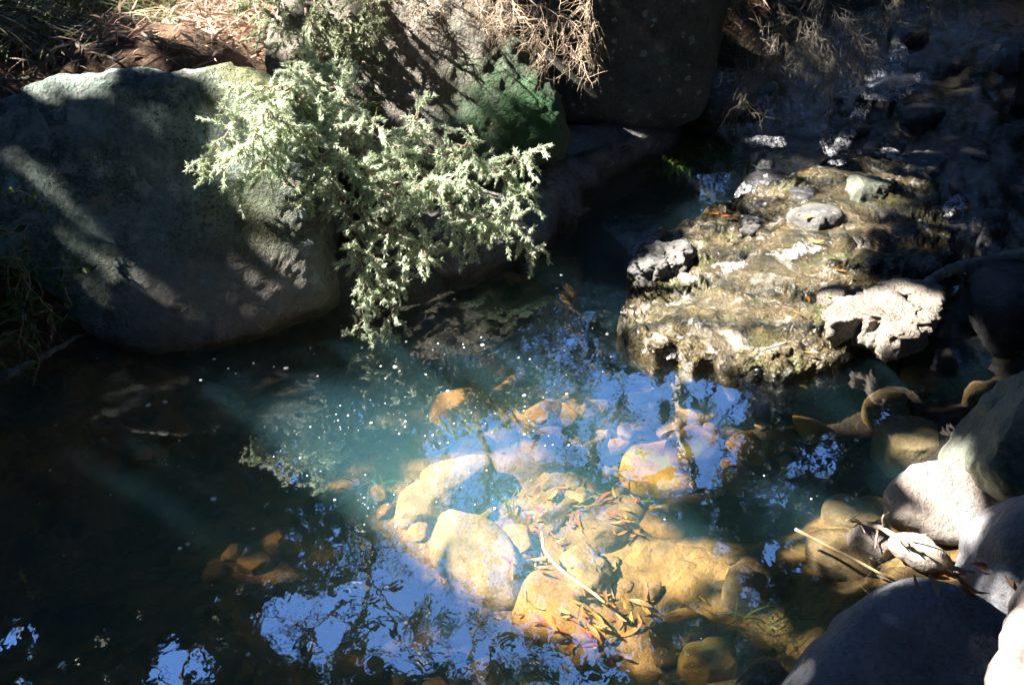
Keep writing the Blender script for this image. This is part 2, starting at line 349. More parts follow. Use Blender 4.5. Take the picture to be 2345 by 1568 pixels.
def height(x, y):
    x = np.atleast_1d(np.asarray(x, float)); y = np.atleast_1d(np.asarray(y, float))
    d2 = (x[:, None]-W[None, :, 0])**2 + (y[:, None]-W[None, :, 1])**2
    w = 1/(d2+.006)**1.7
    z = (w*W[None, :, 2]).sum(1)/w.sum(1)
    q = np.stack([x, y, 0*x], 1)
    return z + .05*fbm(q, 2.2, 4, 3) + .018*fbm(q, 11, 3, 5)
gx = np.concatenate([np.linspace(-40, -4, 40), np.linspace(-3.9, 4.1, 260), np.linspace(4.3, 40, 40)])
gy = np.concatenate([np.linspace(-25, .4, 22), np.linspace(.5, 7, 220), np.linspace(7.2, 50, 50)])
GX, GY = np.meshgrid(gx, gy); Z = np.concatenate([height(a, c) for a, c in zip(GX, GY)])
V = np.stack([GX.ravel(), GY.ravel(), Z], 1); nx, ny = len(gx), len(gy)
idx = np.arange(nx*ny).reshape(ny, nx); F = np.stack([idx[:-1, :-1], idx[:-1, 1:], idx[1:, 1:], idx[1:, :-1]], -1).reshape(-1, 4)
terrain = tag(mesh_obj('creek_bed', V, F, M['ground']), kind='structure'); TV = V
def gpt(px, py, z=0.):                      # a pixel's point on the ground / bed
    for _ in range(6):
        q = P(px, py, z); z = float(height(q[0], q[1])[0])
    return P(px, py, z)

# pool water: a closed body under a level top
x0, x1, y0, y1, zb = -3.1, 3.0, .45, 5.3, -1.1
V = [(x0,y0,0),(x1,y0,0),(x1,y1,0),(x0,y1,0),(x0,y0,zb),(x1,y0,zb),(x1,y1,zb),(x0,y1,zb)]
water = tag(mesh_obj('pool_water', V, [[0,1,2,3],[7,6,5,4],[0,4,5,1],[1,5,6,2],[2,6,7,3],[3,7,4,0]], M['pool'], smooth=False), kind='structure')

# running water over the shelf and down from the riffle
SC = [(1650,480,.02),(1700,600,.105),(1600,690,.075),(1520,620,.08),(1900,600,.125),(1700,790,.05),(1860,770,.05),(1540,760,.045),(1800,440,.06),(1880,390,.12),(2000,300,.16),(2100,450,.12),(2250,500,.12),(2150,560,.11),(2000,180,.25),(2100,120,.31),
      (2250,250,.21),(2344,50,.40),(1900,230,.20),(2344,400,.19),(1700,300,.11),(1550,360,.02),(1450,450,-.03),(1420,800,-.04),(2050,820,-.04),(2200,700,-.04),(2344,700,.0),(2340,560,.12),(1560,880,-.04),(1380,650,-.04),(1900,900,-.05),(1950,700,.05),(2060,620,.1)]
SW = np.array([P(*c) for c in SC])
def stream_h(x, y):
    d2 = (x[:, None]-SW[None, :, 0])**2 + (y[:, None]-SW[None, :, 1])**2
    w = 1/(d2+.004)**1.6; z = (w*SW[None, :, 2]).sum(1)/w.sum(1); q = np.stack([x, y*.7, 0*x], 1)
    return z + .022*fbm(q, 6, 3, 21) + .010*fbm(q, 18, 3, 22)
wv = np.zeros(len(TV)); near = np.where((TV[:, 0] > .3) & (TV[:, 0] < 5) & (TV[:, 1] > 2.2) & (TV[:, 1] < 9))[0]
for ch in np.array_split(near, 60): wv[ch] = np.clip((stream_h(TV[ch, 0], TV[ch, 1])+.16-TV[ch, 2])/.1, 0, 1)
terrain.data.attributes.new('wet', 'FLOAT', 'POINT').data.foreach_set('value', wv.astype(np.float32))
sx = np.linspace(.25, 3.6, 260); sy = np.linspace(2.5, 7.6, 330); GX, GY = np.meshgrid(sx, sy)
Z = np.concatenate([stream_h(a, c) for a, c in zip(GX, GY)]); V = np.stack([GX.ravel(), GY.ravel(), Z], 1)
idx = np.arange(len(V)).reshape(len(sy), len(sx)); F = np.stack([idx[:-1, :-1], idx[:-1, 1:], idx[1:, 1:], idx[1:, :-1]], -1).reshape(-1, 4)
F = F[(Z[F] > .004).all(1)]
stream = tag(mesh_obj('stream_water', V, F, M['stream']), kind='structure')

# ------------------------------------------------------------------ boulders
solid = [terrain]
def lean(k): return np.array([0, -1., k])          # normal of the face Y = Y0 + k z
def face_rock(name, px, Y0, k, tf, tb, mat, label, cat='boulder', **kw):
    o = outline_rock(name, [PT(a, c, Y0, k) for a, c in px], lean(k), tf, tb, mat, **kw); solid.append(o); return tag(o, label, cat)
def flat_rock(name, px, z, up, dn, mat, label, cat='stone', group=None, **kw):
    o = outline_rock(name, [P(a, c, z) for a, c in px], (0, 0, 1), up, dn, mat, **kw); solid.append(o); return tag(o, label, cat, group)
face_rock('boulder', [(-260,330),(-120,255),(0,228),(80,203),(250,178),(400,163),(560,160),(660,185),(720,260),(742,400),(738,520),(758,600),(764,690),(650,722),(560,765),(420,783),(280,780),(200,745),(120,690),(40,610),(-60,560),(-200,520)],
          2.95, .7, .10, .75, M['boulder_left'], 'huge pitted boulder with pale blue lichen spots on the left bank over the pool', e=.52, sub=7, amp=.06, freq=3.5, famp=.022, ffreq=16, seed=4)
face_rock('boulder', [(600,120),(640,0),(760,-90),(900,-130),(1080,-90),(1170,30),(1235,165),(1282,240),(1297,300),(1275,350),(1225,388),(1120,410),(1000,430),(850,440),(700,380),(620,260)],
          3.85, .6, .16, .9, M['boulder_mid'], 'big tan boulder behind the pale shrub, its rounded right end green with moss', e=.62, sub=7, amp=.06, freq=3.5, famp=.02, ffreq=16, seed=12)
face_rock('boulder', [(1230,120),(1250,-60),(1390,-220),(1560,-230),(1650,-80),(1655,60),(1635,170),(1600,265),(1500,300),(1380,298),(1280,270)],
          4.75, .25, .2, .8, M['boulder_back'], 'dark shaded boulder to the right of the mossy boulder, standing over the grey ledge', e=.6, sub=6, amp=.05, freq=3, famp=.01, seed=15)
flat_rock('ledge', [(1290,300),(1420,285),(1555,285),(1565,322),(1450,368),(1385,398),(1305,440),(1285,500),(1245,550),(1185,575),(1050,630),(930,640),(850,560),(900,470),(1050,400),(1180,340)], .03, .14, .25, M['ledge'],
          'low grey sandy ledge at the foot of the mossy boulder along the far waterline', 'rock ledge', e=1., sub=7, amp=.10, freq=5, famp=.03, ffreq=20, seed=21, smooth=0, e2=1.2)
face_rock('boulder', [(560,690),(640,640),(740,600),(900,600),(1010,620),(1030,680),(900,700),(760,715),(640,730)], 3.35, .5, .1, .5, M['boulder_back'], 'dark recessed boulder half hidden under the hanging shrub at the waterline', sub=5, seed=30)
def shelf_u(V):
    q = V*[1, 1, 0]
    return (V[:, 1]+.10*V[:, 0]+.13*fbm(q, 3.2, 5, 31, .6)-2.75)/.23
def shelf_extra(V, D):                      # worn layers stepping down towards the pool
    q = V*[1, 1, 0]; u = shelf_u(V); f = u-np.floor(u); st = np.clip((f-.80)/.20, 0, 1); top = np.clip((V[:, 2]+.03)/.06, 0, 1)
    V = V.copy(); V[:, 2] += top*(.036*(np.floor(u)+st*st*(3-2*st)) - .020*u + .004 - .018*np.clip(1-f/.3, 0, 1) + .050*fbm(q, 8, 5, 33, .62) + .016*fbm(q, 34, 3, 34)); return V
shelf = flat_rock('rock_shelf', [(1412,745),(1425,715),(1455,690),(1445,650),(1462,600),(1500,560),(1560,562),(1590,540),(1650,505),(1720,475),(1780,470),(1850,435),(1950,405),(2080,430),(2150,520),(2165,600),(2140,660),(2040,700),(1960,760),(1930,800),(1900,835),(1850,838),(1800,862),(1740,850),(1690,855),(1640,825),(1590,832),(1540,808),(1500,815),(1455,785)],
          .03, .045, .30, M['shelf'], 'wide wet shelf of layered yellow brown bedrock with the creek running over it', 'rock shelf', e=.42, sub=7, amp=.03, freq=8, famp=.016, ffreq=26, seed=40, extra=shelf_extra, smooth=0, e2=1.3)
sv_ = np.array([v.co[:] for v in shelf.data.vertices])+np.array(shelf.location)
shelf.data.attributes.new('shade_band', 'FLOAT', 'POINT').data.foreach_set('value', np.clip(1.25-np.abs(((shelf_u(sv_)+.12) % 1.)-.06)*4.2+.9*fbm(sv_, 12, 4, 35), 0, 1).astype(np.float32))  # mask of the painted shadow at the foot of each step
flat_rock('rock', [(1890,720),(1930,690),(1985,666),(2060,648),(2130,650),(2148,700),(2134,742),(2085,778),(2035,786),(2012,752),(1960,742),(1900,750)], .12, .03, .10, M['pale'], 'pale dry crumbling rock at the right end of the wet shelf, lit by the sun', 'rock', e=.5, sub=6, amp=.035, freq=12, famp=.03, ffreq=26, seed=44, smooth=1)
flat_rock('rock', [(1458,600),(1490,568),(1570,560),(1580,600),(1530,630),(1470,650)], .09, .05, .2, M['stone_grey'], 'rough grey knob of rock on the upstream left corner of the wet shelf', 'rock', e=.6, sub=6, amp=.03, freq=14, famp=.02, ffreq=40, seed=45, cuts=3)
flat_rock('stone', [(1805,520),(1830,490),(1880,480),(1922,490),(1890,520),(1840,532)],   .125, .045, .1, M['stone_grey'], 'smooth grey almond shaped stone lying on the wet shelf', sub=5, amp=.012, seed=46, cuts=4, smooth=1, e=.55)
flat_rock('stone', [(1665,530),(1690,505),(1740,500),(1742,530),(1700,548)],   .095, .04, .1, M['stone_grey'], 'small pale rounded stone on the shelf, left of the almond shaped one', sub=5, amp=.02, freq=12, seed=47, cuts=4, smooth=0, e=.5)
flat_rock('stone', [(1945,440),(1960,412),(2010,405),(2035,430),(2010,455),(1970,460)], .15, .05, .1, M['green'], 'pale mossy stone just below the small white cascade', sub=5, amp=.02, freq=14, seed=48, cuts=5, smooth=0, e=.5)
flat_rock('stone', [(1870,690),(1885,668),(1925,665),(1935,690),(1905,705)], .10, .035, .1, M['pale'], 'little pale stone on the shelf next to the crumbling rock', sub=4, amp=.01, seed=49)
flat_rock('stone', [(2065,390),(2110,355),(2170,350),(2165,385),(2110,402)], .13, .035, .1, M['stone_grey'], 'flat grey slab in the shallow riffle right of the cascade', sub=5, amp=.02, seed=50, cuts=5, smooth=0, e=.45)
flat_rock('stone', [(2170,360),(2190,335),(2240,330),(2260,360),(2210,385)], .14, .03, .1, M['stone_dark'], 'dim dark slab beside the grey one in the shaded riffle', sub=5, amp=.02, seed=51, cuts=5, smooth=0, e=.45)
flat_rock('stone', [(2275,130),(2300,108),(2344,100),(2380,120),(2344,140),(2300,140)], .40, .04, .1, M['stone_grey'], 'small grey stone high up by the right edge above the riffle', sub=5, amp=.03, seed=52, cuts=4, smooth=0)
flat_rock('stone', [(1690,430),(1710,410),(1790,400),(1815,425),(1770,445)], .06, .05, .15, M['stone_dark'], 'black wet stone hiding the pool above the white water splash', sub=4, amp=.015, seed=53)
flat_rock('stone', [(1780,470),(1800,450),(1860,440),(1900,460),(1870,480),(1810,485)], .10, .05, .1, M['stone_dark'], 'dark mossy hump on the shelf under the cascade lip', sub=5, amp=.025, freq=12, seed=54, cuts=3, smooth=0)
flat_rock('stone', [(2040,80),(2060,62),(2100,68),(2110,90),(2070,100)], .33, .05, .1, M['stone_dark'], 'dark stone with a bright wet edge above the upper rapid', sub=5, amp=.03, seed=55, cuts=4, smooth=0)
flat_rock('stone', [(1620,250),(1640,215),(1700,205),(1720,240),(1690,262)], .13, .05, .15, M['boulder_back'], 'stone covered with pinkish dead twigs at the foot of the dark boulder', sub=4, amp=.02, seed=56)
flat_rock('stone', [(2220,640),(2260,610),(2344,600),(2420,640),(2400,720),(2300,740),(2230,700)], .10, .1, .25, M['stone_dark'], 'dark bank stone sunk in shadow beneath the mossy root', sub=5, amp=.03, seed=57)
flat_rock('stone', [(2060,260),(2090,245),(2150,250),(2140,275),(2090,280)], .20, .04, .1, M['stone_dark'], 'low black stone splitting the water below the upper rapid', sub=4, amp=.01, seed=58)
flat_rock('stone', [(1890,300),(1930,280),(1980,290),(1970,315),(1910,318)], .15, .04, .1, M['stone_dark'], 'low dark stone in the middle of the blue riffle', sub=4, amp=.01, seed=59)
rr = np.random.default_rng(77)
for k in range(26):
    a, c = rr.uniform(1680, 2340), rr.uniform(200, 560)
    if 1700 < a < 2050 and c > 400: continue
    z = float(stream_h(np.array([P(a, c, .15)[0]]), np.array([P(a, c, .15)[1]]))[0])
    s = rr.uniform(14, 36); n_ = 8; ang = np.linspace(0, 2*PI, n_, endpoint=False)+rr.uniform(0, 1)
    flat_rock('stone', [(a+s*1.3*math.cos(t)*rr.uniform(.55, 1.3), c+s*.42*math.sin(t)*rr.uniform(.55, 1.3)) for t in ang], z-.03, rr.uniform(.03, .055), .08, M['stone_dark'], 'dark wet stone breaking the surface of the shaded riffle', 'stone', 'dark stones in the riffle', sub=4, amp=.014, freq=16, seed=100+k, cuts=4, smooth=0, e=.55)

# right bank
face_rock('rock', [(2032,1135),(2050,1090),(2092,1050),(2145,1026),(2195,1042),(2245,1090),(2290,1128),(2312,1172),(2275,1208),(2205,1250),(2155,1244),(2095,1215),(2042,1180)], 1.86, 1.5, .045, .10, M['pink'],
          'smooth pinkish leaf shaped rock dappled with light and shade at the right waterline', 'rock', e=.42, sub=6, amp=.018, freq=6, famp=.004, seed=60, smooth=0, cuts=3)
face_rock('boulder', [(2228,1060),(2258,1000),(2290,930),(2344,858),(2450,830),(2560,950),(2540,1100),(2420,1170),(2320,1172),(2285,1135),(2250,1095)], 1.80, .8, .1, .35, M['green'], 'green grey ridged boulder at the right edge above the leaf shaped rock', e=.6, sub=6, amp=.03, freq=7, famp=.006, seed=61, cuts=4, smooth=3)
face_rock('stone', [(2256,950),(2262,915),(2310,905),(2330,930),(2300,960)], 1.95, .8, .05, .1, M['green'], 'knobby grey stone leaning on the upper left of the green boulder', 'stone', sub=4, amp=.015, freq=14, seed=62)
face_rock('boulder', [(2270,1400),(2290,1290),(2318,1175),(2400,1130),(2520,1180),(2540,1400),(2400,1470),(2300,1450)], 1.50, .8, .08, .3, M['blue'], 'dark slate boulder standing on edge between leaf shaped rock and pale log', e=.6, sub=5, amp=.02, seed=63)
face_rock('boulder', [(1790,1620),(1840,1530),(1915,1445),(1990,1375),(2045,1335),(2110,1320),(2175,1332),(2240,1370),(2300,1420),(2380,1520),(2440,1650),(2350,1800),(2100,1850),(1900,1800),(1810,1710)], 1.22, 1.1, .10, .25, M['blue'],
          'rounded blue grey boulder with white lichen spots in the near right corner', e=.66, sub=6, amp=.015, freq=5, famp=.003, seed=64)
flat_rock('stone', [(1932,1215),(1960,1197),(2010,1200),(2050,1235),(2045,1262),(1990,1262),(1950,1240)], .0, .028, .08, M['pink'], 'small wet pink stone at the waterline beside the dead branch', sub=5, amp=.015, seed=65, cuts=4, smooth=0, e=.55)
flat_rock('stone', [(2035,1240),(2080,1225),(2140,1255),(2175,1285),(2140,1292),(2080,1270)], .06, .014, .03, M['pink'], 'thin flat pink slab under the dead branch', sub=5, e=.45, amp=.01, seed=66, cuts=2)
# submerged stones: outline, height over the bed, material, label
US = [([(890,1192),(960,1110),(1030,1065),(1110,1053),(1162,1065),(1140,1110),(1090,1150),(1040,1172),(960,1184)], .13, 'stone_tan', 'large pale lens shaped stone under water in the brightest light'),
 ([(985,1215),(1020,1180),(1080,1178),(1150,1220),(1200,1300),(1235,1375),(1160,1392),(1080,1352),(1020,1300),(985,1255)], .14, 'stone_tan', 'broad pale slab under water directly below the lens shaped stone'),
 ([(1285,1265),(1330,1243),(1372,1280),(1398,1340),(1396,1396),(1350,1372),(1300,1310)], .10, 'stone_tan', 'smooth oval tan stone under water beside a thin shadow, right of the leaf drift'),
 ([(1180,1290),(1260,1292),(1330,1385),(1410,1460),(1310,1462),(1200,1405)], .06, 'stone_ochre', 'long ochre slab under the bent yellow stick'),
 ([(975,925),(1010,885),(1070,870),(1110,900),(1130,950),(1080,967),(1000,952)], .06, 'stone_ochre', 'ochre stone under water with a bright leaf at its top, far side of the pool'),
 ([(1195,1032),(1200,990),(1250,978),(1292,1005),(1312,1042),(1250,1054)], .10, 'stone_ochre', 'orange brown triangular stone in the middle of the pool'),
 ([(1200,962),(1240,930),(1282,924),(1272,952),(1230,972)], .08, 'stone_ochre', 'small slanting ochre stone just beyond the triangular one'),
 ([(935,1002),(960,980),(1000,978),(1012,1010),(965,1018)], .07, 'stone_ochre', 'small orange stone left of the triangular stone'),
 ([(1558,905),(1600,888),(1652,920),(1642,955),(1572,955)], .12, 'stone_tan', 'tan stone under water below the shelf front, above the yellow ones'),
 ([(1552,1000),(1602,985),(1612,1062),(1555,1072)], .12, 'stone_yellow', 'bright yellow block shaped stone with square sides under water'),
 ([(1418,1055),(1470,1000),(1540,1008),(1560,1085),(1640,1100),(1600,1122),(1500,1117),(1430,1085)], .09, 'stone_yellow', 'wide yellow stone with trailing weed, left of the block shaped one'),
 ([(2005,1030),(2090,960),(2142,975),(2152,1022),(2110,1057),(2020,1057)], .07, 'stone_tan', 'tan slab under shallow water behind the leaf shaped rock'),
 ([(1990,945),(2060,900),(2088,910),(2070,930),(2010,958)], .03, 'stone_brown', 'slender brownish stone in the shaded shallows below the pale rock'),
 ([(1550,1512),(1600,1480),(1680,1478),(1695,1510),(1640,1542),(1560,1538)], .08, 'stone_yellow', 'yellow stone in the near water left of the black one'),
 ([(1690,1545),(1740,1504),(1800,1528),(1835,1590),(1750,1630),(1685,1600)], .12, 'stone_dark', 'black stone at the bottom edge beside the blue grey boulder'),
 ([(540,1302),(580,1266),(626,1264),(622,1292),(570,1312)], .04, 'stone_ochre', 'golden stone glimmering in the dark left part of the pool, longest of three'),
 ([(638,1258),(670,1240),(692,1260),(662,1278)], .04, 'stone_yellow', 'small golden stone at the right end of the row of three in dark water'),
 ([(458,1312),(490,1285),(518,1310),(490,1335)], .04, 'stone_brown', 'dim round brown stone at the left end of the row of three in dark water'),
 ([(878,1530),(930,1498),(962,1532),(905,1580)], .09, 'stone_tan', 'tan stone near the bottom edge under the blue sky reflection'),
 ([(1020,1580),(1050,1530),(1120,1518),(1165,1552),(1140,1610),(1040,1620)], .10, 'stone_tan', 'pale round stone cut by the middle of the bottom edge'),
 ([(555,1580),(620,1520),(685,1530),(665,1600)], .09, 'stone_ochre', 'ochre stone at the bottom edge left of the sky reflection'),
 ([(2062,852),(2110,848),(2155,862),(2110,878)], .04, 'stone_ochre', 'thin curved ochre stone in the black shade under the pale rock'),
 ([(2210,900),(2250,880),(2310,885),(2290,915),(2240,920)], .05, 'stone_brown', 'brown stone in the shadowed shallows near the green boulder'),
 ([(1850,1232),(1920,1208),(2000,1268),(2040,1330),(1940,1315),(1870,1292)], .05, 'stone_brown', 'broad sandy brown stone under the floating straw'),
 ([(1880,1162),(1960,1150),(2032,1150),(2030,1168),(1890,1178)], .05, 'stone_tan', 'thin tan ledge of stone left of the leaf shaped rock'),
 ([(1290,1200),(1360,1150),(1450,1150),(1490,1200),(1430,1240),(1330,1245)], .08, 'stone_brown', 'brown stone under water beneath the big orange leaf drift'),
 ([(1480,1430),(1560,1400),(1640,1420),(1620,1470),(1520,1475)], .06, 'stone_ochre', 'dull ochre stone in the near right shallows among weed'),
 ([(1660,1320),(1720,1300),(1770,1330),(1740,1370),(1680,1365)], .07, 'stone_tan', 'pinkish tan stone seen through reflected branches on the right'),
 ([(440,1130),(500,1090),(560,1095),(570,1120),(500,1140)], .08, 'stone_ochre', 'faint orange stone deep in the shaded left of the pool'),
 ([(640,985),(690,965),(740,968),(720,990),(660,998)], .07, 'stone_ochre', 'small faint orange stone at the left tip of the upper sky reflection'),
 ([(2160,1010),(2210,990),(2260,1000),(2255,1030),(2190,1035)], .05, 'stone_ochre', 'striped ochre stone in the shallows between tan slab and green boulder'),
 ([(840,960),(900,940),(980,950),(960,975),(880,980)], .06, 'stone_brown', 'low brown stone beyond the small orange stone')]
for k, (px, up, m, lab) in enumerate(US):
    cpx = np.mean(px, 0); zc = gpt(*cpx)[2] + up*.45
    gq = np.array([gpt(*(cpx+(np.array(q)-cpx)*f))[2] for q in px for f in (.35, .7)]); zc = min(max(zc, float(gq.max())+.012), -.035-up*.45)
    flat_rock('submerged_stone', px, zc, up*.45, .14, M[m], lab, 'stone', sub=5 if k < 4 else 4, amp=.022*min(1, np.ptp(np.array(px), 0).min()/110), freq=10, famp=.005, ffreq=28, seed=200+k, e=.55, cuts=0 if np.ptp(np.array(px), 0).min() < 45 else 4, smooth=1)
# small stones on the bed, five shapes copied
protos = []
PM = ['stone_brown', 'stone_ochre', 'stone_brown', 'stone_tan', 'stone_ochre', 'stone_brown', 'stone_yellow', 'stone_brown']
for k in range(170):
    for _ in range(50):
        a, c = (rr.normal(1350, 260), rr.normal(1080, 170)) if k % 3 else (rr.uniform(250, 1800), rr.uniform(850, 1560)); q = gpt(a, c)
        if q[2] < -.12 and c < 1600: break
    s = float(rr.uniform(.02, .05)) if k % 4 else float(rr.uniform(.05, .10))
    if k < 8:
        S, F = ico(4); V = S*np.array([1, rr.uniform(.5, .8), .4]); rq = np.random.default_rng(900+k)
        for _ in range(7):
            d = rq.normal(size=3)*[1, 1, .7]; d /= np.linalg.norm(d); pj = V @ d; V = V-d*(np.maximum(0, pj-pj.max()*rq.uniform(.5, .85))*.9)[:, None]
        V = V*(1+.22*fbm(V, 1.8, 5, 300+k))[:, None]
        o = mesh_obj('pebble', V, F, M[PM[k]]); protos.append(o)
    else:
        o = protos[k % 8].copy(); COL.objects.link(o)
    o.location = Vector(q)+Vector((0, 0, s*.12)); o.scale = (s, s, s); o.rotation_euler = (rr.uniform(-.3, .3), rr.uniform(-.3, .3), rr.uniform(0, 6))
    tag(o, 'loose angular stone lying on the creek bed under water', 'stone', 'loose stones on the creek bed')

bpy.context.view_layer.update()
def bvh(objs):
    V = []; F = []; n = 0
    for o in objs:
        mw = np.array(o.matrix_world); me = o.data; v = np.empty(len(me.vertices)*3); me.vertices.foreach_get('co', v); v = v.reshape(-1, 3)
        V.append(v @ mw[:3, :3].T + mw[:3, 3]); F += [[i+n for i in p.vertices] for p in me.polygons]; n += len(v)
    return BVHTree.FromPolygons([Vector(x) for x in np.concatenate(V)], F)
BV = bvh(solid)
def front(px, py, Y, gap=.05):             # point at depth Y, pulled in front of the rocks if it would be inside them
    q = PY(px, py, Y); d = q-C0; L = np.linalg.norm(d); hit = BV.ray_cast(Vector(C0), Vector(d/L), L+gap)
    return q if hit[0] is None else C0 + d/L*(hit[3]-gap)

# ------------------------------------------------------------------ shrub
def unit(v): return v/(np.linalg.norm(v)+1e-9)
def shrub(name, branches, stem_m, leaf_m, label, rs, side_gap=.013, side_len=(.04, .19), leaf=(.006, .024), r0=.006, perleaf=.0011, droop=.5):
    rg = np.random.default_rng(rs); st = MB(); lf = MB()
    allp = [[front(*q) for q in br] for br in branches]
    root = empty(name, allp[0][0]); tag(root, label, 'shrub')
    for pts in allp:
        c = spline(pts, 10); c[1:] += rg.normal(scale=.006, size=c[1:].shape); n = len(c)
        st.tube(c, np.linspace(r0, .0016, n), 5)
        seg = np.linalg.norm(np.diff(c, axis=0), axis=1); L = seg.sum(); cum = np.concatenate([[0], np.cumsum(seg)])
        s = .06
        while s < L:
            i = min(np.searchsorted(cum, s)-1, n-2); p = c[i]+(c[i+1]-c[i])*((s-cum[i])/(seg[i]+1e-9)); t = unit(c[i+1]-c[i])
            d = unit(t*rg.uniform(.2, .9)+rg.normal(size=3)*[.8, .6, .6]+np.array([0, -.15, -droop*.3]))
            ln = rg.uniform(*side_len)*(1-.45*s/L); m = 6
            tw = [p]
            for _ in range(m): d = unit(d+rg.normal(size=3)*.22+np.array([0, -.04, -droop*.12])); tw.append(tw[-1]+d*ln/m)
            tw = np.array(tw); st.tube(tw, np.linspace(.0022, .0010, m+1), 3)
            k = int(ln/perleaf*1.3); tt = rg.uniform(.1, 1, k); a = np.clip((tt*m).astype(int), 0, m-1); fr = (tt*m-a)[:, None]
            q = tw[a]*(1-fr)+tw[a+1]*fr; dd = (tw[a+1]-tw[a])/(np.linalg.norm(tw[a+1]-tw[a], axis=1)[:, None]+1e-9)
            ld = dd*1.0+rg.normal(size=(k, 3))*.5; nn = rg.normal(size=(k, 3))+[0, 0, .6]
            lf.leaves(q, ld, nn, rg.uniform(leaf[0], leaf[1], k), rg.uniform(.0028, .0052, k))
            s += side_gap*rg.uniform(.6, 1.4)
    stems = st.build('stem', stem_m, root); fo = lf.build('foliage', leaf_m, root); return root, fo
R0 = (740, 150, 4.0)
SB = [[(700,20,4.3),R0,(800,290,3.6),(900,330,3.4),(1030,360,3.3),(1130,388,3.25),(1170,378,3.22),(1236,345,3.2)],
 [R0,(860,400,3.35),(920,500,3.2),(935,600,3.1),(905,690,3.0),(885,745,2.95)],
 [R0,(740,330,3.4),(780,450,3.25),(815,560,3.1),(835,660,3.0),(818,775,2.9)],
 [R0,(640,230,3.3),(560,265,3.2),(500,330,3.1),(470,400,3.05)],
 [R0,(650,300,3.3),(600,380,3.15),(535,430,3.05)],
 [(900,330,3.4),(1000,440,3.25),(1080,500,3.15),(1170,545,3.1),(1228,578,3.1)],
 [(1000,440,3.25),(1050,520,3.15),(1085,595,3.1)],
 [R0,(660,200,3.4),(590,200,3.3),(525,215,3.25)],
 [(900,330,3.4),(950,290,3.35),(955,255,3.35)], [(1000,352,3.32),(1060,335,3.3),(1085,325,3.28)],
 [(800,290,3.6),(720,390,3.35),(690,470,3.2)], [(1130,385,3.25),(1180,430,3.2),(1212,440,3.18)],
 [(860,400,3.35),(960,430,3.2),(1040,410,3.15),(1110,440,3.15)], [(740,330,3.4),(840,420,3.2),(900,450,3.1),(960,520,3.05)],
 [(780,450,3.25),(870,520,3.1),(960,560,3.05),(985,600,3.0)], [R0,(800,240,3.5),(870,300,3.3),(940,380,3.2)],
 [(640,230,3.3),(600,300,3.1),(560,340,3.05),(510,385,3.0)], [(740,330,3.4),(690,300,3.2),(640,270,3.1),(590,240,3.1)],
 [(815,560,3.1),(860,600,3.05),(880,650,3.0)], [(1080,500,3.15),(1130,500,3.1),(1180,500,3.08)], [(860,400,3.3),(780,380,3.2),(740,430,3.1)]]
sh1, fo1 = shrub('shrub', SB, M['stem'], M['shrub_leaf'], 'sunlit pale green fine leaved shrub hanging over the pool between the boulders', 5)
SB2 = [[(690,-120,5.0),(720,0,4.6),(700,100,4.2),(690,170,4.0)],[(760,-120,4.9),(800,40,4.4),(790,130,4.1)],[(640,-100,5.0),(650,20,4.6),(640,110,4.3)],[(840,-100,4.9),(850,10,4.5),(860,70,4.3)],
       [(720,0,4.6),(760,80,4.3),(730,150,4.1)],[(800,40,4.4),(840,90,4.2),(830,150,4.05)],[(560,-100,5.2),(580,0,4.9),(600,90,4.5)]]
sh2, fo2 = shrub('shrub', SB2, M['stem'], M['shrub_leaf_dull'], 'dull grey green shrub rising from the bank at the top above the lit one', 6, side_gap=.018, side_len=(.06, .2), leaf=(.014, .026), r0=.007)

# ------------------------------------------------------------------ dead hanging branches
DB_PTS = []
def dead_branch(mains, mat, label, rs, dens=.02, ln=(.06, .2), rad=.0034):
    rg = np.random.default_rng(rs); mb = MB(); allp = [[front(*q) for q in br] for br in mains]; DB_PTS.append(allp)
    for pts in allp:
        c = spline(pts, 8); c[1:] += rg.normal(scale=.008, size=c[1:].shape); n = len(c); mb.tube(c, np.linspace(rad, .0018, n), 5)
        L = np.linalg.norm(np.diff(c, axis=0), axis=1).sum(); k = int(L/dens)
        for s in rg.uniform(.15, 1, k):
            i = min(int(s*(n-1)), n-2); p = c[i]; t = unit(c[i+1]-c[i]); d = unit(t*.6+rg.normal(size=3)*.6+np.array([0, -.1, -.35]))
            l = rg.uniform(*ln); tw = [p]
            for _ in range(6): d = unit(d+rg.normal(size=3)*.25+np.array([0, 0, -.16])); tw.append(tw[-1]+d*l/6)
            mb.tube(np.array(tw), np.linspace(.0015, .0007, 7), 3)
            for _ in range(rg.integers(3, 7)):
                j = rg.integers(1, 6); d2 = unit((tw[j+1]-tw[j])/(l/6)+rg.normal(size=3)*.7+np.array([0, 0, -.25])); q = [tw[j]]
                for _ in range(4): d2 = unit(d2+rg.normal(size=3)*.3+np.array([0, 0, -.1])); q.append(q[-1]+d2*l*.12)
                mb.tube(np.array(q), np.linspace(.0010, .0005, 5), 3)
    return tag(recentre(mb.build('dead_branch', mat), allp[0][0]), label, 'branch')
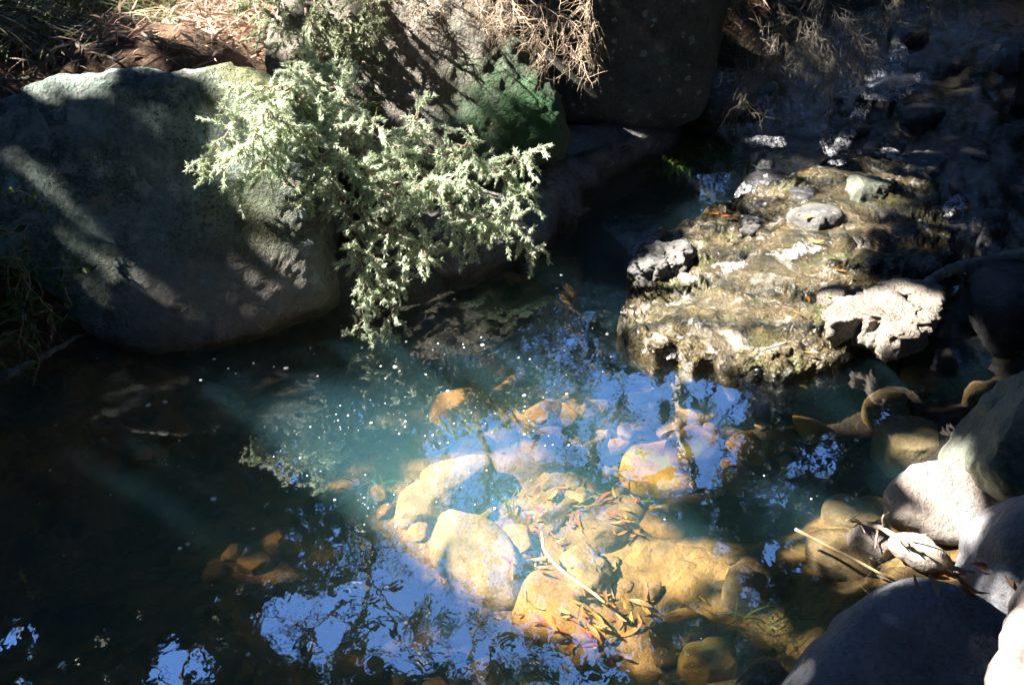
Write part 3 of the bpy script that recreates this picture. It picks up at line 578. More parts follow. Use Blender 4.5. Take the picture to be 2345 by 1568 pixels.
db = [dead_branch([[(1080,-160,4.4),(1150,-40,4.0),(1190,40,3.85),(1240,100,3.75),(1235,140,3.7)],[(1150,-40,4.0),(1240,20,3.8),(1320,50,3.7),(1345,80,3.68),(1330,150,3.65)],[(1190,40,3.85),(1280,60,3.75),(1300,110,3.7)],[(1230,-60,4),(1330,-20,3.85),(1350,40,3.75)]],
        M['dead'], 'pale tan dead branch with bristly twigs hanging in front of the boulders at the top', 11),
  dead_branch([[(980,-120,4.4),(1000,-20,4.1),(1020,60,3.95),(1050,120,3.85)],[(1080,-120,4.4),(1090,0,4.05),(1110,80,3.9)],[(900,-100,4.4),(950,0,4.15),(960,50,4.05)],[(1140,-80,4.2),(1140,20,3.95),(1150,90,3.85)]],
        M['dead'], 'sunlit tangle of dry twigs draped over the top of the mossy boulder', 12, .014, (.05, .16)),
  dead_branch([[(1700,-200,5.4),(1760,-40,5.0),(1790,60,4.8),(1720,160,4.7),(1690,230,4.65)],[(1760,-40,5),(1850,50,4.8),(1900,120,4.7),(1890,170,4.65)],[(1850,-150,5.3),(1900,0,4.9),(1960,80,4.75),(1990,140,4.7)],[(1640,-100,5.2),(1690,20,4.9),(1740,100,4.8)],[(1990,-160,5.4),(2020,-20,5.1),(2000,80,4.9)],[(1900,0,4.9),(1830,60,4.8),(1840,150,4.7)],[(1740,100,4.8),(1780,170,4.75),(1800,220,4.7)]],
        M['dead_grey'], 'big grey curtain of dead twigs hanging over the upper riffle', 13, .012, (.08, .3)),
  dead_branch([[(2150,-150,5.6),(2140,-20,5.3),(2125,70,5.1)],[(2150,-150,5.6),(2170,0,5.3)],[(2150,-150,5.6),(2070,-30,5.3),(2040,40,5.2)],[(2200,-160,5.7),(2230,-20,5.4),(2240,30,5.3)]], M['dead_grey'], 'small dead branch hanging in the dark top right above the rapid', 14, .016, (.06, .2))]

# ------------------------------------------------------------------ sticks, root, log
def stick(name, pts, r, mat, label, cat, sides=7, jit=.003, fork=0, seed=0):
    rg = np.random.default_rng(seed); c = spline(pts, 6); c += rg.normal(scale=jit, size=c.shape); n = len(c); rr_ = np.interp(np.linspace(0, 1, n), np.linspace(0, 1, len(r)), r)*(1+rg.uniform(-.12, .12, n))
    mb = MB(); mb.tube(c, rr_, sides)
    for _ in range(fork):
        i = rg.integers(1, n-1); d = unit(unit(c[i]-c[i-1])*.8+rg.normal(size=3)*.5); q = [c[i]]
        for _ in range(4): d = unit(d+rg.normal(size=3)*.2); q.append(q[-1]+d*rg.uniform(.01, .02))
        mb.tube(np.array(q), np.linspace(rr_[i]*.6, rr_[i]*.3, 5), 4)
    return tag(recentre(mb.build(name, mat), c[0]), label, cat)
stick('reed_straw', [P(1820,1211,.035), P(1940,1272,.03), P(2062,1337,.05)], [.0045, .0042, .003], M['straw'], 'straight golden straw lying from the water to the blue grey boulder', 'straw', jit=.0006)
stick('dead_branch', [P(1930,1188,.02), P(1990,1200,.05), P(2080,1243,.085), P(2150,1280,.09), P(2212,1308,.09)], [.004, .007, .008, .007, .006], M['dead'], 'crooked pale dead branch lying across the flat pink slab', 'branch', fork=9, seed=3)
stick('root', [P(2060,690,.10), P(2120,650,.14), P(2165,622,.16), P(2235,604,.17), P(2344,588,.2), P(2480,560,.3)], [.012, .018, .020, .024, .03, .04], M['root'], 'long mossy grey root stretching from the pale rock to the right edge', 'root', fork=4, seed=4, sides=9)
log = stick('log', [PY(2460,1220,1.5), PY(2420,1330,1.35), PY(2370,1450,1.2), PY(2330,1580,1.08), PY(2300,1700,.98)], [.05, .055, .05, .045, .04], M['log'], 'pale weathered log slanting out of the bottom right corner', 'log', sides=14, jit=.002)
stick('submerged_stick', [gpt(1238,1285)+[0,0,.12], gpt(1250,1340)+[0,0,.13], gpt(1300,1392)+[0,0,.13], gpt(1388,1447)+[0,0,.11]], [.004, .005, .005, .004], M['straw'], 'bent yellow stick lying under water on the ochre slab', 'stick', jit=.001)
stick('fallen_branch', [PY(10,862,2.62), PY(60,835,2.66), PY(120,805,2.72), PY(172,772,2.78)], [.016, .013, .009, .005], M['root'], 'mossy fallen branch poking from the dark left bank over the water', 'branch', fork=5, seed=5)
stick('twig', [P(2070,785,.03), P(2020,800,.04)], [.004, .003], M['straw'], 'tiny pale twig caught at the wet front of the shelf', 'twig', jit=.0005).location = Vector(P(1800, 785, .09))
for k, (a, lab) in enumerate([([(0,185),(60,180),(95,155),(130,110)], 'grey forked stick lying on the bank at the left edge'), ([(235,40),(225,90),(218,135)], 'upright grey stick behind the left boulder'), ([(130,70),(190,110),(270,140)], 'thin grey stick under the grass tussock'), ([(300,30),(330,80),(420,110)], 'long dry stalk among the reddish litter')]):
    stick('stick', [front(x, y, 4.05+.3*k, .03) for x, y in a], [.010, .007, .005], M['dead_grey'], lab, 'stick', fork=3, seed=20+k)

# ------------------------------------------------------------------ bank plants
at = lambda x, y: np.array([x, y, float(height(x, y)[0])])
def tussock(px, py, n, ln, mat, label, rs, lean_=(0, 0), cat='grass', width=.007, name='grass_tussock', base=.10, z=None, pt=None):
    rg = np.random.default_rng(rs); c = pt if pt is not None else gpt(px, py); mb = MB()
    for _ in range(n):
        p = c + np.array([rg.normal()*base, rg.normal()*base, 0]); p[2] = float(height(p[0], p[1])[0])-.01 if pt is None or c[2] > .3 else c[2]
        a = rg.uniform(0, 2*PI); l = rg.uniform(*ln); d = unit(np.array([math.cos(a)*.45+lean_[0], math.sin(a)*.45+lean_[1], 1.])); side = unit(np.cross(d, rg.normal(size=3))); q = [p]; m = 7
        for i in range(m): d = unit(d+np.array([math.cos(a)*.12+lean_[0]*.2, math.sin(a)*.12+lean_[1]*.2, -.26])); q.append(q[-1]+d*l/m)
        q = np.array(q); w = np.linspace(1, .12, m+1)[:, None]*width*.5*rg.uniform(.6, 1.2)
        V = np.concatenate([q+side*w, q-side*w]); F = [[i, i+1, m+2+i, m+1+i] for i in range(m)]; mb.add(V, F)
    return tag(recentre(mb.build(name, mat), c), label, cat)
tussock(0, 0, 520, (.5, .95), M['grass'], 'dark drooping grass tussock in the top left corner', 31, (.15, -.15), pt=at(-2.35, 4.75), base=.2, width=.010)
tussock(0, 0, 360, (.4, .8), M['grass'], 'dark grass tussock cut by the left edge above the boulder', 32, (.2, -.1), pt=at(-2.55, 4.3), base=.15, width=.010)
tussock(0, 0, 200, (.35, .6), M['grass'], 'grass tussock with grey blades just left of the sunlit litter', 33, (.0, -.1), pt=at(-1.95, 5.25), base=.14, width=.009)
tussock(0, 0, 160, (.2, .45), M['dry'], 'tuft of dry orange grass in the sunlit patch behind the boulder', 34, (0, 0), base=.08, pt=at(-1.15, 4.9), width=.008)
tussock(0, 0, 180, (.2, .4), M['dry'], 'bleached dry grass clump in the brightest patch of the bank', 35, (0, -.1), base=.09, pt=at(-1.5, 5.1))
tussock(0, 0, 120, (.25, .45), M['dry'], 'dry brown grass tuft beside the dull green shrub', 38, (0, -.1), base=.12, pt=at(-.95, 5.4))
for k, (a, c, n_, lab) in enumerate([(1500,385,70,'fine green grass tuft at the far waterline below the ledge'), (1570,370,80,'taller green grass tuft in the water by the ledge end'), (1660,370,60,'dim green grass tuft left of the riffle'), (1740,380,40,'small dark tuft at the edge of the riffle')]):
    q = P(a, c, -.02); tussock(a, c, n_, (.12, .28), M['weed'], lab, 40+k, (0, 0), width=.004, base=.06, pt=q)
def leafy(px, py, Y, n, spread, size, mat, label, rs, cat='plant', name='bank_plant', down=.3):
    rg = np.random.default_rng(rs); c = front(px, py, Y, .03); mb = MB(); st = MB()
    root = empty(name, c); tag(root, label, cat)
    for _ in range(max(4, n//12)):
        d = unit(rg.normal(size=3)*[1, .5, .8]+np.array([0, -.4, -down])); q = [c+rg.normal(size=3)*spread*.3]
        for _ in range(6): d = unit(d+rg.normal(size=3)*.3+np.array([0, 0, -down*.3])); q.append(q[-1]+d*spread/6)
        q = np.array(q); st.tube(q, np.linspace(.003, .001, 7), 4); k = 12; i = rg.integers(0, 6, k)
        p = q[i]+(q[i+1]-q[i])*rg.uniform(0, 1, (k, 1)); mb.leaves(p, rg.normal(size=(k, 3))+[0, -.4, .1], rg.normal(size=(k, 3))+[0, -.6, .8], rg.uniform(size*.6, size*1.2, k), rg.uniform(size*.3, size*.5, k))
    st.build('stem', M['stem'], root); mb.build('foliage', mat, root); return root
leafy(30, 560, 2.85, 130, .2, .04, M['leaf_green'], 'bright green leafy creeper on the boulder at the left edge', 51)
leafy(60, 650, 2.8, 120, .2, .04, M['leaf_green'], 'dark green leafy plant hanging from the left bank low over the water', 52, down=.6)
leafy(20, 740, 2.7, 80, .2, .035, M['leaf_green'], 'dim trailing plant at the left edge just above the mossy fallen branch', 53, down=.8)
leafy(870, 240, 3.6, 30, .1, .03, M['leaf_green'], 'small bright green sprout on the mossy boulder above the lit shrub', 54)
dead_branch([[(20,640,2.9),(60,720,2.8),(80,800,2.7)],[(90,650,2.9),(110,720,2.8),(115,790,2.75)]], M['dead'], 'thin brown hanging roots on the dark left bank', 55, .05, (.05, .15), .003)
def weed(px, py, n, ln, label, rs, off=.05):
    q = gpt(px, py)+np.array([0, 0, .02]); tussock(px, py, n, ln, M['weed'], label, rs, width=.005, base=off, pt=q, cat='water weed', name='water_weed')
weed(1430, 1180, 14, (.12, .28), 'dark upright water weed above the orange leaf drift', 61, .02)
weed(1500, 1090, 40, (.06, .16), 'yellow green weed growing on the wide yellow stone', 62, .05)
weed(1770, 1460, 40, (.10, .24), 'green water weed in the near right shallows', 63, .05)
weed(840, 1130, 30, (.08, .18), 'pale green weed left of the lens shaped stone', 64, .06)
weed(1160, 1170, 24, (.06, .14), 'tiny weed tuft right of the lens shaped stone', 65, .04)
weed(380, 1150, 60, (.08, .2), 'dark green weed in the shaded left of the pool', 66, .12)
weed(1040, 890, 8, (.05, .1), 'small lime green sprig on the far ochre stone', 67, .015)
weed(2045, 960, 12, (.04, .1), 'little weed tuft below the slender brownish stone', 68, .02)

# dark undergrowth on the slope behind
rg = np.random.default_rng(71); mb = MB(); nb = 420; bx = rg.uniform(-12, 13, nb); by = rg.uniform(8.6, 17, nb); ok = ~((np.abs(bx-3) < 1.2) & (by < 9.5)); bx = bx[ok]; by = by[ok]; bz = height(bx, by); br = rg.uniform(.4, .9, len(bx))
i = rg.integers(0, len(bx), 42000); q = np.column_stack([bx, by, bz+br*.5])[i]+rg.normal(size=(42000, 3))*br[i][:, None]*[.55, .55, .45]
mb.leaves(q, rg.normal(size=q.shape), rg.normal(size=q.shape), rg.uniform(.14, .3, len(q)), rg.uniform(.05, .1, len(q)))
tag(mb.build('undergrowth', M['canopy']), 'dark leafy undergrowth covering the slope far behind the boulders', 'undergrowth', kind='stuff')
# leaf litter on the bank
rg = np.random.default_rng(70); mb = MB(); n_ = 16000
xy = np.stack([rg.uniform(-4.5, 1.6, n_), rg.uniform(3.6, 8.5, n_)], 1); zz = height(xy[:, 0], xy[:, 1]); ok = zz > .35
q = np.column_stack([xy, zz+rg.uniform(.0, .07, n_)])[ok]; m = len(q)
mb.leaves(q, rg.normal(size=(m, 3))*[1, 1, .5], rg.normal(size=(m, 3))*.5+[0, 0, 1], rg.uniform(.05, .2, m), rg.uniform(.005, .016, m))
tag(mb.build('leaf_litter', M['dry']), 'reddish dry leaf and twig litter covering the bank behind the boulders', 'leaf litter', kind='stuff')

# ------------------------------------------------------------------ fallen leaves
def leaf_mesh(L, Wd, curl, mat, seed):
    rg = np.random.default_rng(seed); n = 9; t = np.linspace(0, 1, n); w = Wd*np.sin(PI*t**.85)**.8*.5; V = []
    for i in range(n):
        z = curl*L*(t[i]-.5)**2*2; x = (t[i]-.5)*L; y = .06*L*math.sin(3*t[i])
        V += [(x, y+w[i], z+w[i]*.3), (x, y, z), (x, y-w[i], z+w[i]*.3)]
    F = []
    for i in range(n-1):
        for k in (0, 1): F.append([i*3+k, i*3+k+1, i*3+3+k+1, i*3+3+k])
    me = bpy.data.meshes.new('fallen_leaf'); me.from_pydata(V, [], F); me.materials.append(mat); me.polygons.foreach_set('use_smooth', [True]*len(F)); return me
LM = [leaf_mesh(.075, .014, .25, M['leaf_orange'], 1), leaf_mesh(.065, .013, -.2, M['leaf_red'], 2), leaf_mesh(.06, .013, .3, M['leaf_yellow'], 3), leaf_mesh(.08, .015, .15, M['leaf_pale'], 4), leaf_mesh(.055, .011, .4, M['leaf_orange'], 5)]
bpy.context.view_layer.update()
BV = bvh(solid)
def floor_at(px, py):
    d = ray(px, py); d = d/np.linalg.norm(d); h = BV.ray_cast(Vector(C0), Vector(d), 30); return np.array(h[0])
def leafdrop(px, py, label, group, k, scale=1.):
    q = floor_at(px, py); o = bpy.data.objects.new('fallen_leaf', LM[k]); COL.objects.link(o)
    o.location = Vector(q)+Vector((0, 0, rr.uniform(.004, .025))); o.rotation_euler = (rr.uniform(-.35, .35), rr.uniform(-.35, .35), rr.normal(2.2, .75)+(PI if rr.uniform() < .5 else 0)); o.scale = (scale,)*3
    tag(o, label, 'leaf', group); return o
for (cx_, cy_, sx_, sy_, n_, lab, grp, ks) in [
    (1345, 1175, 55, 38, 46, 'narrow orange leaf in the big drift under water right of the pale slab', 'leaves in the big orange drift', (0, 1, 0, 2, 4)),
    (1225, 1230, 28, 60, 34, 'narrow leaf in the pinkish drift under water on the pale slab', 'leaves in the drift on the pale slab', (3, 0, 1, 3, 4)),
    (1270, 1440, 90, 30, 46, 'narrow russet leaf in the drift along the shadow edge in the near pool', 'leaves along the shadow edge', (1, 0, 3, 2, 1)),
    (1420, 1400, 40, 36, 22, 'narrow leaf in the loose drift at the end of the yellow stick', 'leaves at the end of the stick', (1, 3, 0, 4, 2)),
    (1480, 850, 35, 10, 12, 'orange leaf caught at the foot of the wet shelf front', 'leaves under the shelf front', (0, 2, 4)),
    (1610, 490, 40, 18, 9, 'orange leaf stranded at the upstream edge of the shelf', 'leaves upstream of the shelf', (0, 2, 1)),
    (1860, 600, 90, 70, 12, 'small orange leaf stuck on the wet shelf', 'leaves on the wet shelf', (0, 2, 4)),
    (2200, 1330, 50, 22, 14, 'red brown leaf scrap on the bank behind the near boulder', 'leaf scraps behind the near boulder', (1, 0, 3))]:
    for j in range(n_): leafdrop(rr.normal(cx_, sx_*1.3), rr.normal(cy_, sy_*1.2), lab, grp, ks[j % len(ks)], rr.uniform(.45, 1.1))
leafdrop(1080, 882, 'single lime yellow leaf on the far ochre stone', None, 2, 1.1)
leafdrop(2230, 912, 'single bright yellow leaf in the dark shallows on the right', None, 2, .8)
leafdrop(190, 1300, 'lone pale leaf floating in the dark left of the pool', None, 3, .5).location = Vector(P(190, 1302, .004))
leafdrop(1380, 350, 'tiny orange leaf on the grey ledge', None, 1, .7)

# ------------------------------------------------------------------ foam
S, F = ico(2); me = mesh_obj('foam_fleck', S*[1, 1, .45]*(1+.2*fbm(S, 2, 2, 90))[:, None], F, M['fleck'])
big = [(490,822),(378,920),(340,927),(627,840),(655,843),(930,782),(975,857),(850,968),(1390,765),(1525,533),(1540,533),(1588,510),(488,1142),(430,1245),(412,1255),(930,1425),(1040,685),(568,1497),(1010,843),(1025,895),(1200,905),(1298,902),(905,840),(460,870),(1105,790),(1360,735),(1285,630),(1275,660),(1463,668)]
pts = [(x, y, rr.uniform(.0035, .008)) for x, y in big]
for i, (x, y, s) in enumerate(pts):
    o = me if i == 0 else me.copy()
    if i: COL.objects.link(o)
    o.location = Vector(P(x, y, .001)); o.scale = (s*rr.uniform(.8, 1.3), s, s); o.rotation_euler = (0, 0, rr.uniform(0, 6)); tag(o, 'round white foam fleck floating on the pool', 'foam fleck', 'larger foam flecks on the pool')
mb = MB(); S1, F1 = ico(1)
for k in range(460):
    if k % 9 == 0: kx, ky = rr.normal(950, 330), rr.normal(880, 170)
    x, y = (kx+rr.normal()*55, ky+rr.normal()*22) if k % 5 else (rr.uniform(20, 1900), rr.uniform(640, 1540))
    if y < 620 + max(0, (700-x))*.3 or (1400 < x and y < 880): continue
    q = P(x, y, .001)
    if q[1] < .9: continue
    mb.add(S1*[1, 1, .5]*(.0011+.0042*rr.uniform()**4)+q, F1)
tag(mb.build('foam_specks', M['fleck']), 'tiny white specks of foam drifting over the whole pool', 'foam', kind='stuff')
def white_water(px, zt, label, hump=.03, seed=0):
    pts_ = np.array([P(a, c, zt) for a, c in px]); cx_ = pts_[:, :2]
    lo = cx_.min(0)-.02; hi = cx_.max(0)+.02; g = .008; xs = np.arange(lo[0], hi[0], g); ys = np.arange(lo[1], hi[1], g); A, B = np.meshgrid(xs, ys)
    ins = inpoly(A.ravel(), B.ravel(), cx_).reshape(A.shape).astype(float); sm = ins.copy()
    for _ in range(6): sm = (sm+np.roll(sm, 1, 0)+np.roll(sm, -1, 0)+np.roll(sm, 1, 1)+np.roll(sm, -1, 1))/5
    q = np.stack([A.ravel(), B.ravel(), 0*A.ravel()], 1); base = stream_h(A.ravel(), B.ravel())
    z = np.maximum(base, zt-.02)+hump*sm.ravel()*(.6+.8*fbm(q, 22, 4, seed))+.004
    V = np.stack([A.ravel(), B.ravel(), z], 1); idx = np.arange(len(V)).reshape(A.shape); F = np.stack([idx[:-1, :-1], idx[:-1, 1:], idx[1:, 1:], idx[1:, :-1]], -1).reshape(-1, 4)
    F = F[(sm.ravel()[F] > .35).all(1)]; u_, inv = np.unique(F, return_inverse=True)
    o = mesh_obj('white_water', V[u_], inv.reshape(-1, 4), M['foam']); return tag(recentre(o, V[u_].mean(0)), label, 'white water')
white_water([(1680,440),(1720,428),(1820,425),(1815,450),(1770,495),(1730,505),(1690,480)], .04, 'bright white splash where the cascade meets the shelf', .05, 1)
white_water([(1825,440),(1850,390),(1880,372),(1930,365),(1975,375),(1960,392),(1900,390),(1870,410),(1850,445)], .13, 'small blue white cascade curling over the stone lip', .04, 2)
white_water([(1960,215),(1990,190),(2060,190),(2110,180),(2115,205),(2060,225),(1990,232)], .25, 'frothy white upper rapid below the twig curtain', .05, 3)
white_water([(1960,130),(2000,120),(2030,150),(2035,195),(1990,195)], .29, 'faint bluish run of broken water above the frothy rapid', .03, 4)
white_water([(2010,345),(2050,345),(2085,365),(2075,378),(2030,362)], .15, 'short streak of white water left of the flat grey slab', .02, 5)

for k, (px, zt, lab) in enumerate([([(1965,225),(2005,232),(1975,280),(1945,330),(1935,375),(1895,372),(1915,310),(1945,265)], .19, 'long pale thread of water joining the upper rapid to the cascade'), ([(1870,300),(1900,290),(1925,330),(1910,360),(1885,345)], .15, 'thin broken trickle feeding the small cascade from above'), ([(2150,470),(2200,450),(2215,480),(2170,500)], .12, 'little ripple of white water by the right bank'),
     ([(2070,490),(2110,485),(2140,540),(2110,545)], .12, 'white streak running down the right side of the shelf'), ([(2040,120),(2060,95),(2080,130),(2060,180),(2040,170)], .30, 'small white fall beside the dark stone at the top'), ([(1700,330),(1790,325),(1800,345),(1720,350)], .09, 'sparkling ripple line at the left edge of the riffle'),
     ([(1455,795),(1520,780),(1600,800),(1600,825),(1500,812)], .03, 'broken water along the left front lip of the shelf, its glitter painted white'), ([(1560,640),(1640,600),(1720,610),(1640,640)], .10, 'thin sheet of water over the middle of the shelf, its glints painted white'), ([(1740,590),(1850,560),(1900,575),(1800,605)], .11, 'runnel below the almond shaped stone, its glints painted white')]):  # white strips on the shelf stand in for sun glitter
    white_water(px, zt, lab, .025, 10+k)
# ------------------------------------------------------------------ trees
SKY = [[(770,905),(845,940),(875,1000),(800,1045),(640,1095),(595,1062),(720,980)], [(590,1400),(660,1340),(800,1335),(900,1285),(1010,1265),(1060,1340),(1150,1400),(1200,1500),(1000,1545),(700,1525),(590,1455)],
       [(950,950),(1120,955),(1310,980),(1300,1060),(1120,1070),(960,1040)], [(1330,850),(1560,860),(1740,880),(1720,960),(1700,1050),(1620,1130),(1420,1110),(1330,980)], [(1790,1010),(1890,1005),(1950,1030),(1890,1095),(1800,1090)],
       [(1600,1080),(1830,1080),(1860,1200),(1780,1260),(1640,1240)], [(1640,1260),(1800,1250),(1810,1380),(1700,1400)], [(340,1490),(480,1480),(520,1600),(340,1600)], [(0,1400),(80,1390),(90,1600),(0,1600)], [(1290,860),(1330,870),(1300,960),(1220,940)]]
SKY_KEEP = [.14, .18, .05, .10, .25, .02, -.05, .12, .10, .0]
def sky_filter(p, rg):                      # crowns stay thin where the pool mirrors open sky
    q = np.array(p); q[:, 2] *= -1; uv, dz = to_px(q); uv = np.clip(uv, -1e5, 1e5); uv[dz < .1] = -9999; keep = np.ones(len(p), bool); j = rg.uniform(size=len(p))
    wob = 38*fbm(np.column_stack([uv/60, 0*uv[:, 0]]), 1, 3, 5); 
    uz = np.column_stack([uv/46, 0*uv[:, 0]]); f = fbm(uz*[1, .7, 1], 1, 4, 8, .62)+.14*(j-.5)
    for poly, k in zip(SKY, SKY_KEEP): keep &= ~(inpoly(uv[:, 0]+wob, uv[:, 1]+wob*.7, poly) & (f < k))
    return keep
# shade trees on the left bank: leaves cut away over the drawn lit patches
LIT = [([(20,240),(550,190),(720,300),(740,680),(450,760),(150,680)], .62), ([(1240,320),(1560,290),(1400,390),(1280,520),(1180,560)], .6), ([(1850,1568),(1950,1440),(2110,1340),(2300,1440),(2340,1568)], .6), ([(640,-200),(900,-200),(900,120),(800,190),(640,170)], .05),
  ([(370,-120),(640,-120),(620,110),(570,165),(400,165),(360,60)], .0), ([(20,215),(60,180),(250,150),(420,130),(610,125),(610,162),(420,160),(250,174),(60,210)], .05), ([(850,-150),(1180,-150),(1180,90),(1100,120),(980,130),(840,80)], .05), ([(820,120),(880,110),(920,200),(870,215)], .2), ([(1000,180),(1040,180),(1050,240),(1000,240)], .3),
  ([(1485,600),(1530,565),(1650,510),(1740,480),(1950,480),(1960,560),(1930,640),(1900,690),(1485,690)], .0), ([(1465,705),(1900,700),(1950,760),(1900,850),(1700,850),(1465,810)], .0), ([(1920,700),(1980,655),(2150,640),(2155,760),(2050,800),(1930,770)], .03), ([(1720,430),(1830,420),(1840,470),(1760,500)], .0), ([(1940,395),(2040,395),(2040,465),(1940,465)], .1),
  ([(950,1060),(1160,1040),(1250,1080),(1280,1150),(1390,1240),(1420,1400),(1440,1480),(1330,1480),(1150,1400),(1000,1300),(900,1210),(880,1180)], .01), ([(920,860),(1100,850),(1330,900),(1330,1060),(1150,1040),(920,1010)], .3), ([(1330,880),(1680,880),(1720,960),(1660,1130),(1500,1140),(1380,1080)], .08), ([(1280,1120),(1500,1130),(1520,1260),(1400,1260)], .2), ([(1440,1240),(1640,1240),(1760,1400),(1740,1560),(1480,1560),(1420,1480)], .12), ([(1690,1180),(1840,1220),(1900,1320),(1840,1480),(1740,1500)], .55),
  ([(350,900),(420,890),(580,1060),(500,1080)], .66), ([(480,860),(550,850),(690,980),(610,1000)], .2), ([(640,840),(700,835),(820,940),(750,960)], .05), ([(810,790),(890,780),(1050,900),(950,920)], .0), ([(890,735),(970,730),(1190,850),(1090,870)], .0), ([(740,1020),(900,1010),(920,1130),(780,1120)], .4), ([(1980,950),(2140,950),(2120,1030),(2000,1050)], .5), ([(840,1490),(1170,1500),(1170,1600),(840,1600)], .4), ([(530,1250),(700,1230),(700,1310),(530,1315)], .35),
  ([(1700,230),(2150,180),(2250,560),(1950,560),(1750,420)], .24), ([(1800,1195),(1960,1200),(2080,1290),(2060,1350),(1860,1260)], .08)]
LIT_E = [(2150,1052,64,20,.0),(2148,1136,86,24,.0),(2228,1212,44,16,.0),(2030,200,70,32,.25),(1895,385,60,24,.15),(1990,1232,50,24,.08),(2120,1268,70,25,.1),(2320,1480,60,140,.05),(1860,1530,25,50,.15),(2080,1450,60,20,.5),(2000,1420,40,16,.5),
  (232,592,20,16,.1),(276,560,8,30,.2),(565,672,56,18,.1),(456,690,12,12,.1),(640,480,60,26,.4),(690,540,20,34,.15),(708,620,14,50,.1),(60,430,34,34,.35),(500,600,40,30,.6),
  (10,500,20,30,.2),(30,560,20,24,.3),(1610,490,50,25,.2),(1690,225,50,35,.3),(1800,110,70,70,.1),(1720,170,40,60,.1),(2130,60,50,30,.4),(1900,80,60,40,.6),(2230,100,30,14,.3),(1640,930,30,60,.1),(190,60,70,45,.3),(80,120,50,30,.4),(320,100,40,40,.4),(690,225,30,30,.3)]
bpy.context.view_layer.update()
BV2 = bvh(solid+[fo1, fo2, log]+db); BVS = bvh([fo1, db[0]])
tv = []; tf = []; k0 = 0
for allp in DB_PTS[2:4]:                    # the space taken up by the twig curtain
    for pts in allp:
        a_, b_ = tube_data(np.array(pts)+[0, 0, -.08], .09, 8); tv += [Vector(q) for q in a_]; tf += [[i+k0 for i in q] for q in b_]; k0 += len(a_)
BVT = BVHTree.FromPolygons(tv, tf)
sv = Vector(-SUN)
def sun_filter(Pp, rg, tip=None, pad=0):                     # removes leaves so the sun reaches the drawn lit patches
    if tip is not None:
        u = rg.uniform(size=len(Pp)); k = sun_filter(Pp, u, None, pad)
        for q in tip: k[k] &= sun_filter(q[k], u[k], None, pad if np.isscalar(pad) else pad[k])
        return k
    hx = np.full((len(Pp), 2), -9999.); onshrub = np.zeros(len(Pp), bool); ontwig = np.zeros(len(Pp), bool)
    for i, q in enumerate(Pp):
        h = BV2.ray_cast(Vector(q), sv, 60)
        if h[0] is not None and h[0][1] > .15:
            hx[i] = to_px(np.array(h[0]))[0]
            if h[0][2] < -.02 and 1250 < hx[i, 0] < 1640 and hx[i, 1] < 830: hx[i] = -9999
        if BVS.ray_cast(Vector(q), sv, 60)[0] is not None: onshrub[i] = True
        elif BVT.ray_cast(Vector(q), sv, 60)[0] is not None: ontwig[i] = True
    pr = np.where(onshrub, .08, np.where(ontwig, .3, 1.))
    for poly, k in LIT: pr = np.where(inpoly(hx[:, 0], hx[:, 1], poly), np.minimum(pr, k), pr)
    for (ex, ey, ea, eb, k) in LIT_E: pr = np.where(((hx[:, 0]-ex)/(ea+5+pad*(ex > 1800)))**2+((hx[:, 1]-ey)/(eb+4+pad*(ex > 1800)))**2 < 1, np.minimum(pr, k), pr)
    return (rg if isinstance(rg, np.ndarray) else rg.uniform(size=len(Pp))) < pr
def both_filter(p, rg): return sky_filter(p, rg) & sun_filter(p, rg)
def tree(name, base, top, r, limbs, crown_r, z0, nleaf, leaf, bark, lm, label, rs, filt=both_filter, spread=.32, cat='tree'):
    rg = np.random.default_rng(rs); base = np.asarray(base, float); top = np.asarray(top, float)
    root = empty(name, base); tag(root, label, cat); tk = MB(); cr = MB()
    t = np.linspace(0, 1, 12)[:, None]; c = base+(top-base)*t; c[1:-1, :2] += rg.normal(scale=.10, size=(10, 2)); c = spline(c, 3); H = top[2]-base[2]
    tk.tube(c, np.linspace(r, r*.25, len(c)), 12); tips = []
    for k in range(limbs):
        s = rg.uniform(max(0, (z0-base[2])/H), 1); p = c[int(s*(len(c)-1))]; a = rg.uniform(0, 2*PI); d = unit(np.array([math.cos(a), math.sin(a), rg.uniform(.1, .9)])); L = crown_r*rg.uniform(.5, 1.1); q = [p]
        for _ in range(6): d = unit(d+rg.normal(size=3)*.22+np.array([0, 0, .05])); q.append(q[-1]+d*L/6)
        q = np.array(q); tk.tube(q, np.linspace(r*.28*(1.1-s*.5), .012, 7), 6)
        for _ in range(5):
            j = rg.integers(2, 6); d2 = unit(q[j+1]-q[j]+rg.normal(size=3)*.5*L/6); w = [q[j]]
            for _ in range(4): d2 = unit(d2+rg.normal(size=3)*.3); w.append(w[-1]+d2*L*.12)
            w = np.array(w); tk.tube(w, np.linspace(.012, .004, 5), 4); tips += [w[2], w[3], w[4]]
        tips.append(q[-1])
    nleaf = int(nleaf*1.8); leaf = leaf*.72
    tips = np.array(tips); i = rg.integers(0, len(tips), nleaf); p = tips[i]+rg.normal(size=(nleaf, 3))*spread*[1, 1, .7]
    if filt: p = p[filt(p, rg)]
    m = len(p); cr.leaves(p, rg.normal(size=(m, 3))+[0, 0, -.5], rg.normal(size=(m, 3)), rg.uniform(leaf*.7, leaf*1.2, m), rg.uniform(leaf*.24, leaf*.36, m))
    tk.build('trunk', bark, root); cr.build('crown', lm, root); return root
def mir(px, py, Y):                          # the real point whose reflection in the pool is seen at a pixel
    d = ray(px, py); m = np.array([d[0], d[1], -d[2]]); q = np.array([0, 0, -CAM_Z])+m*(Y/d[1]); return q
def gz(x, y): return float(height(x, y)[0])
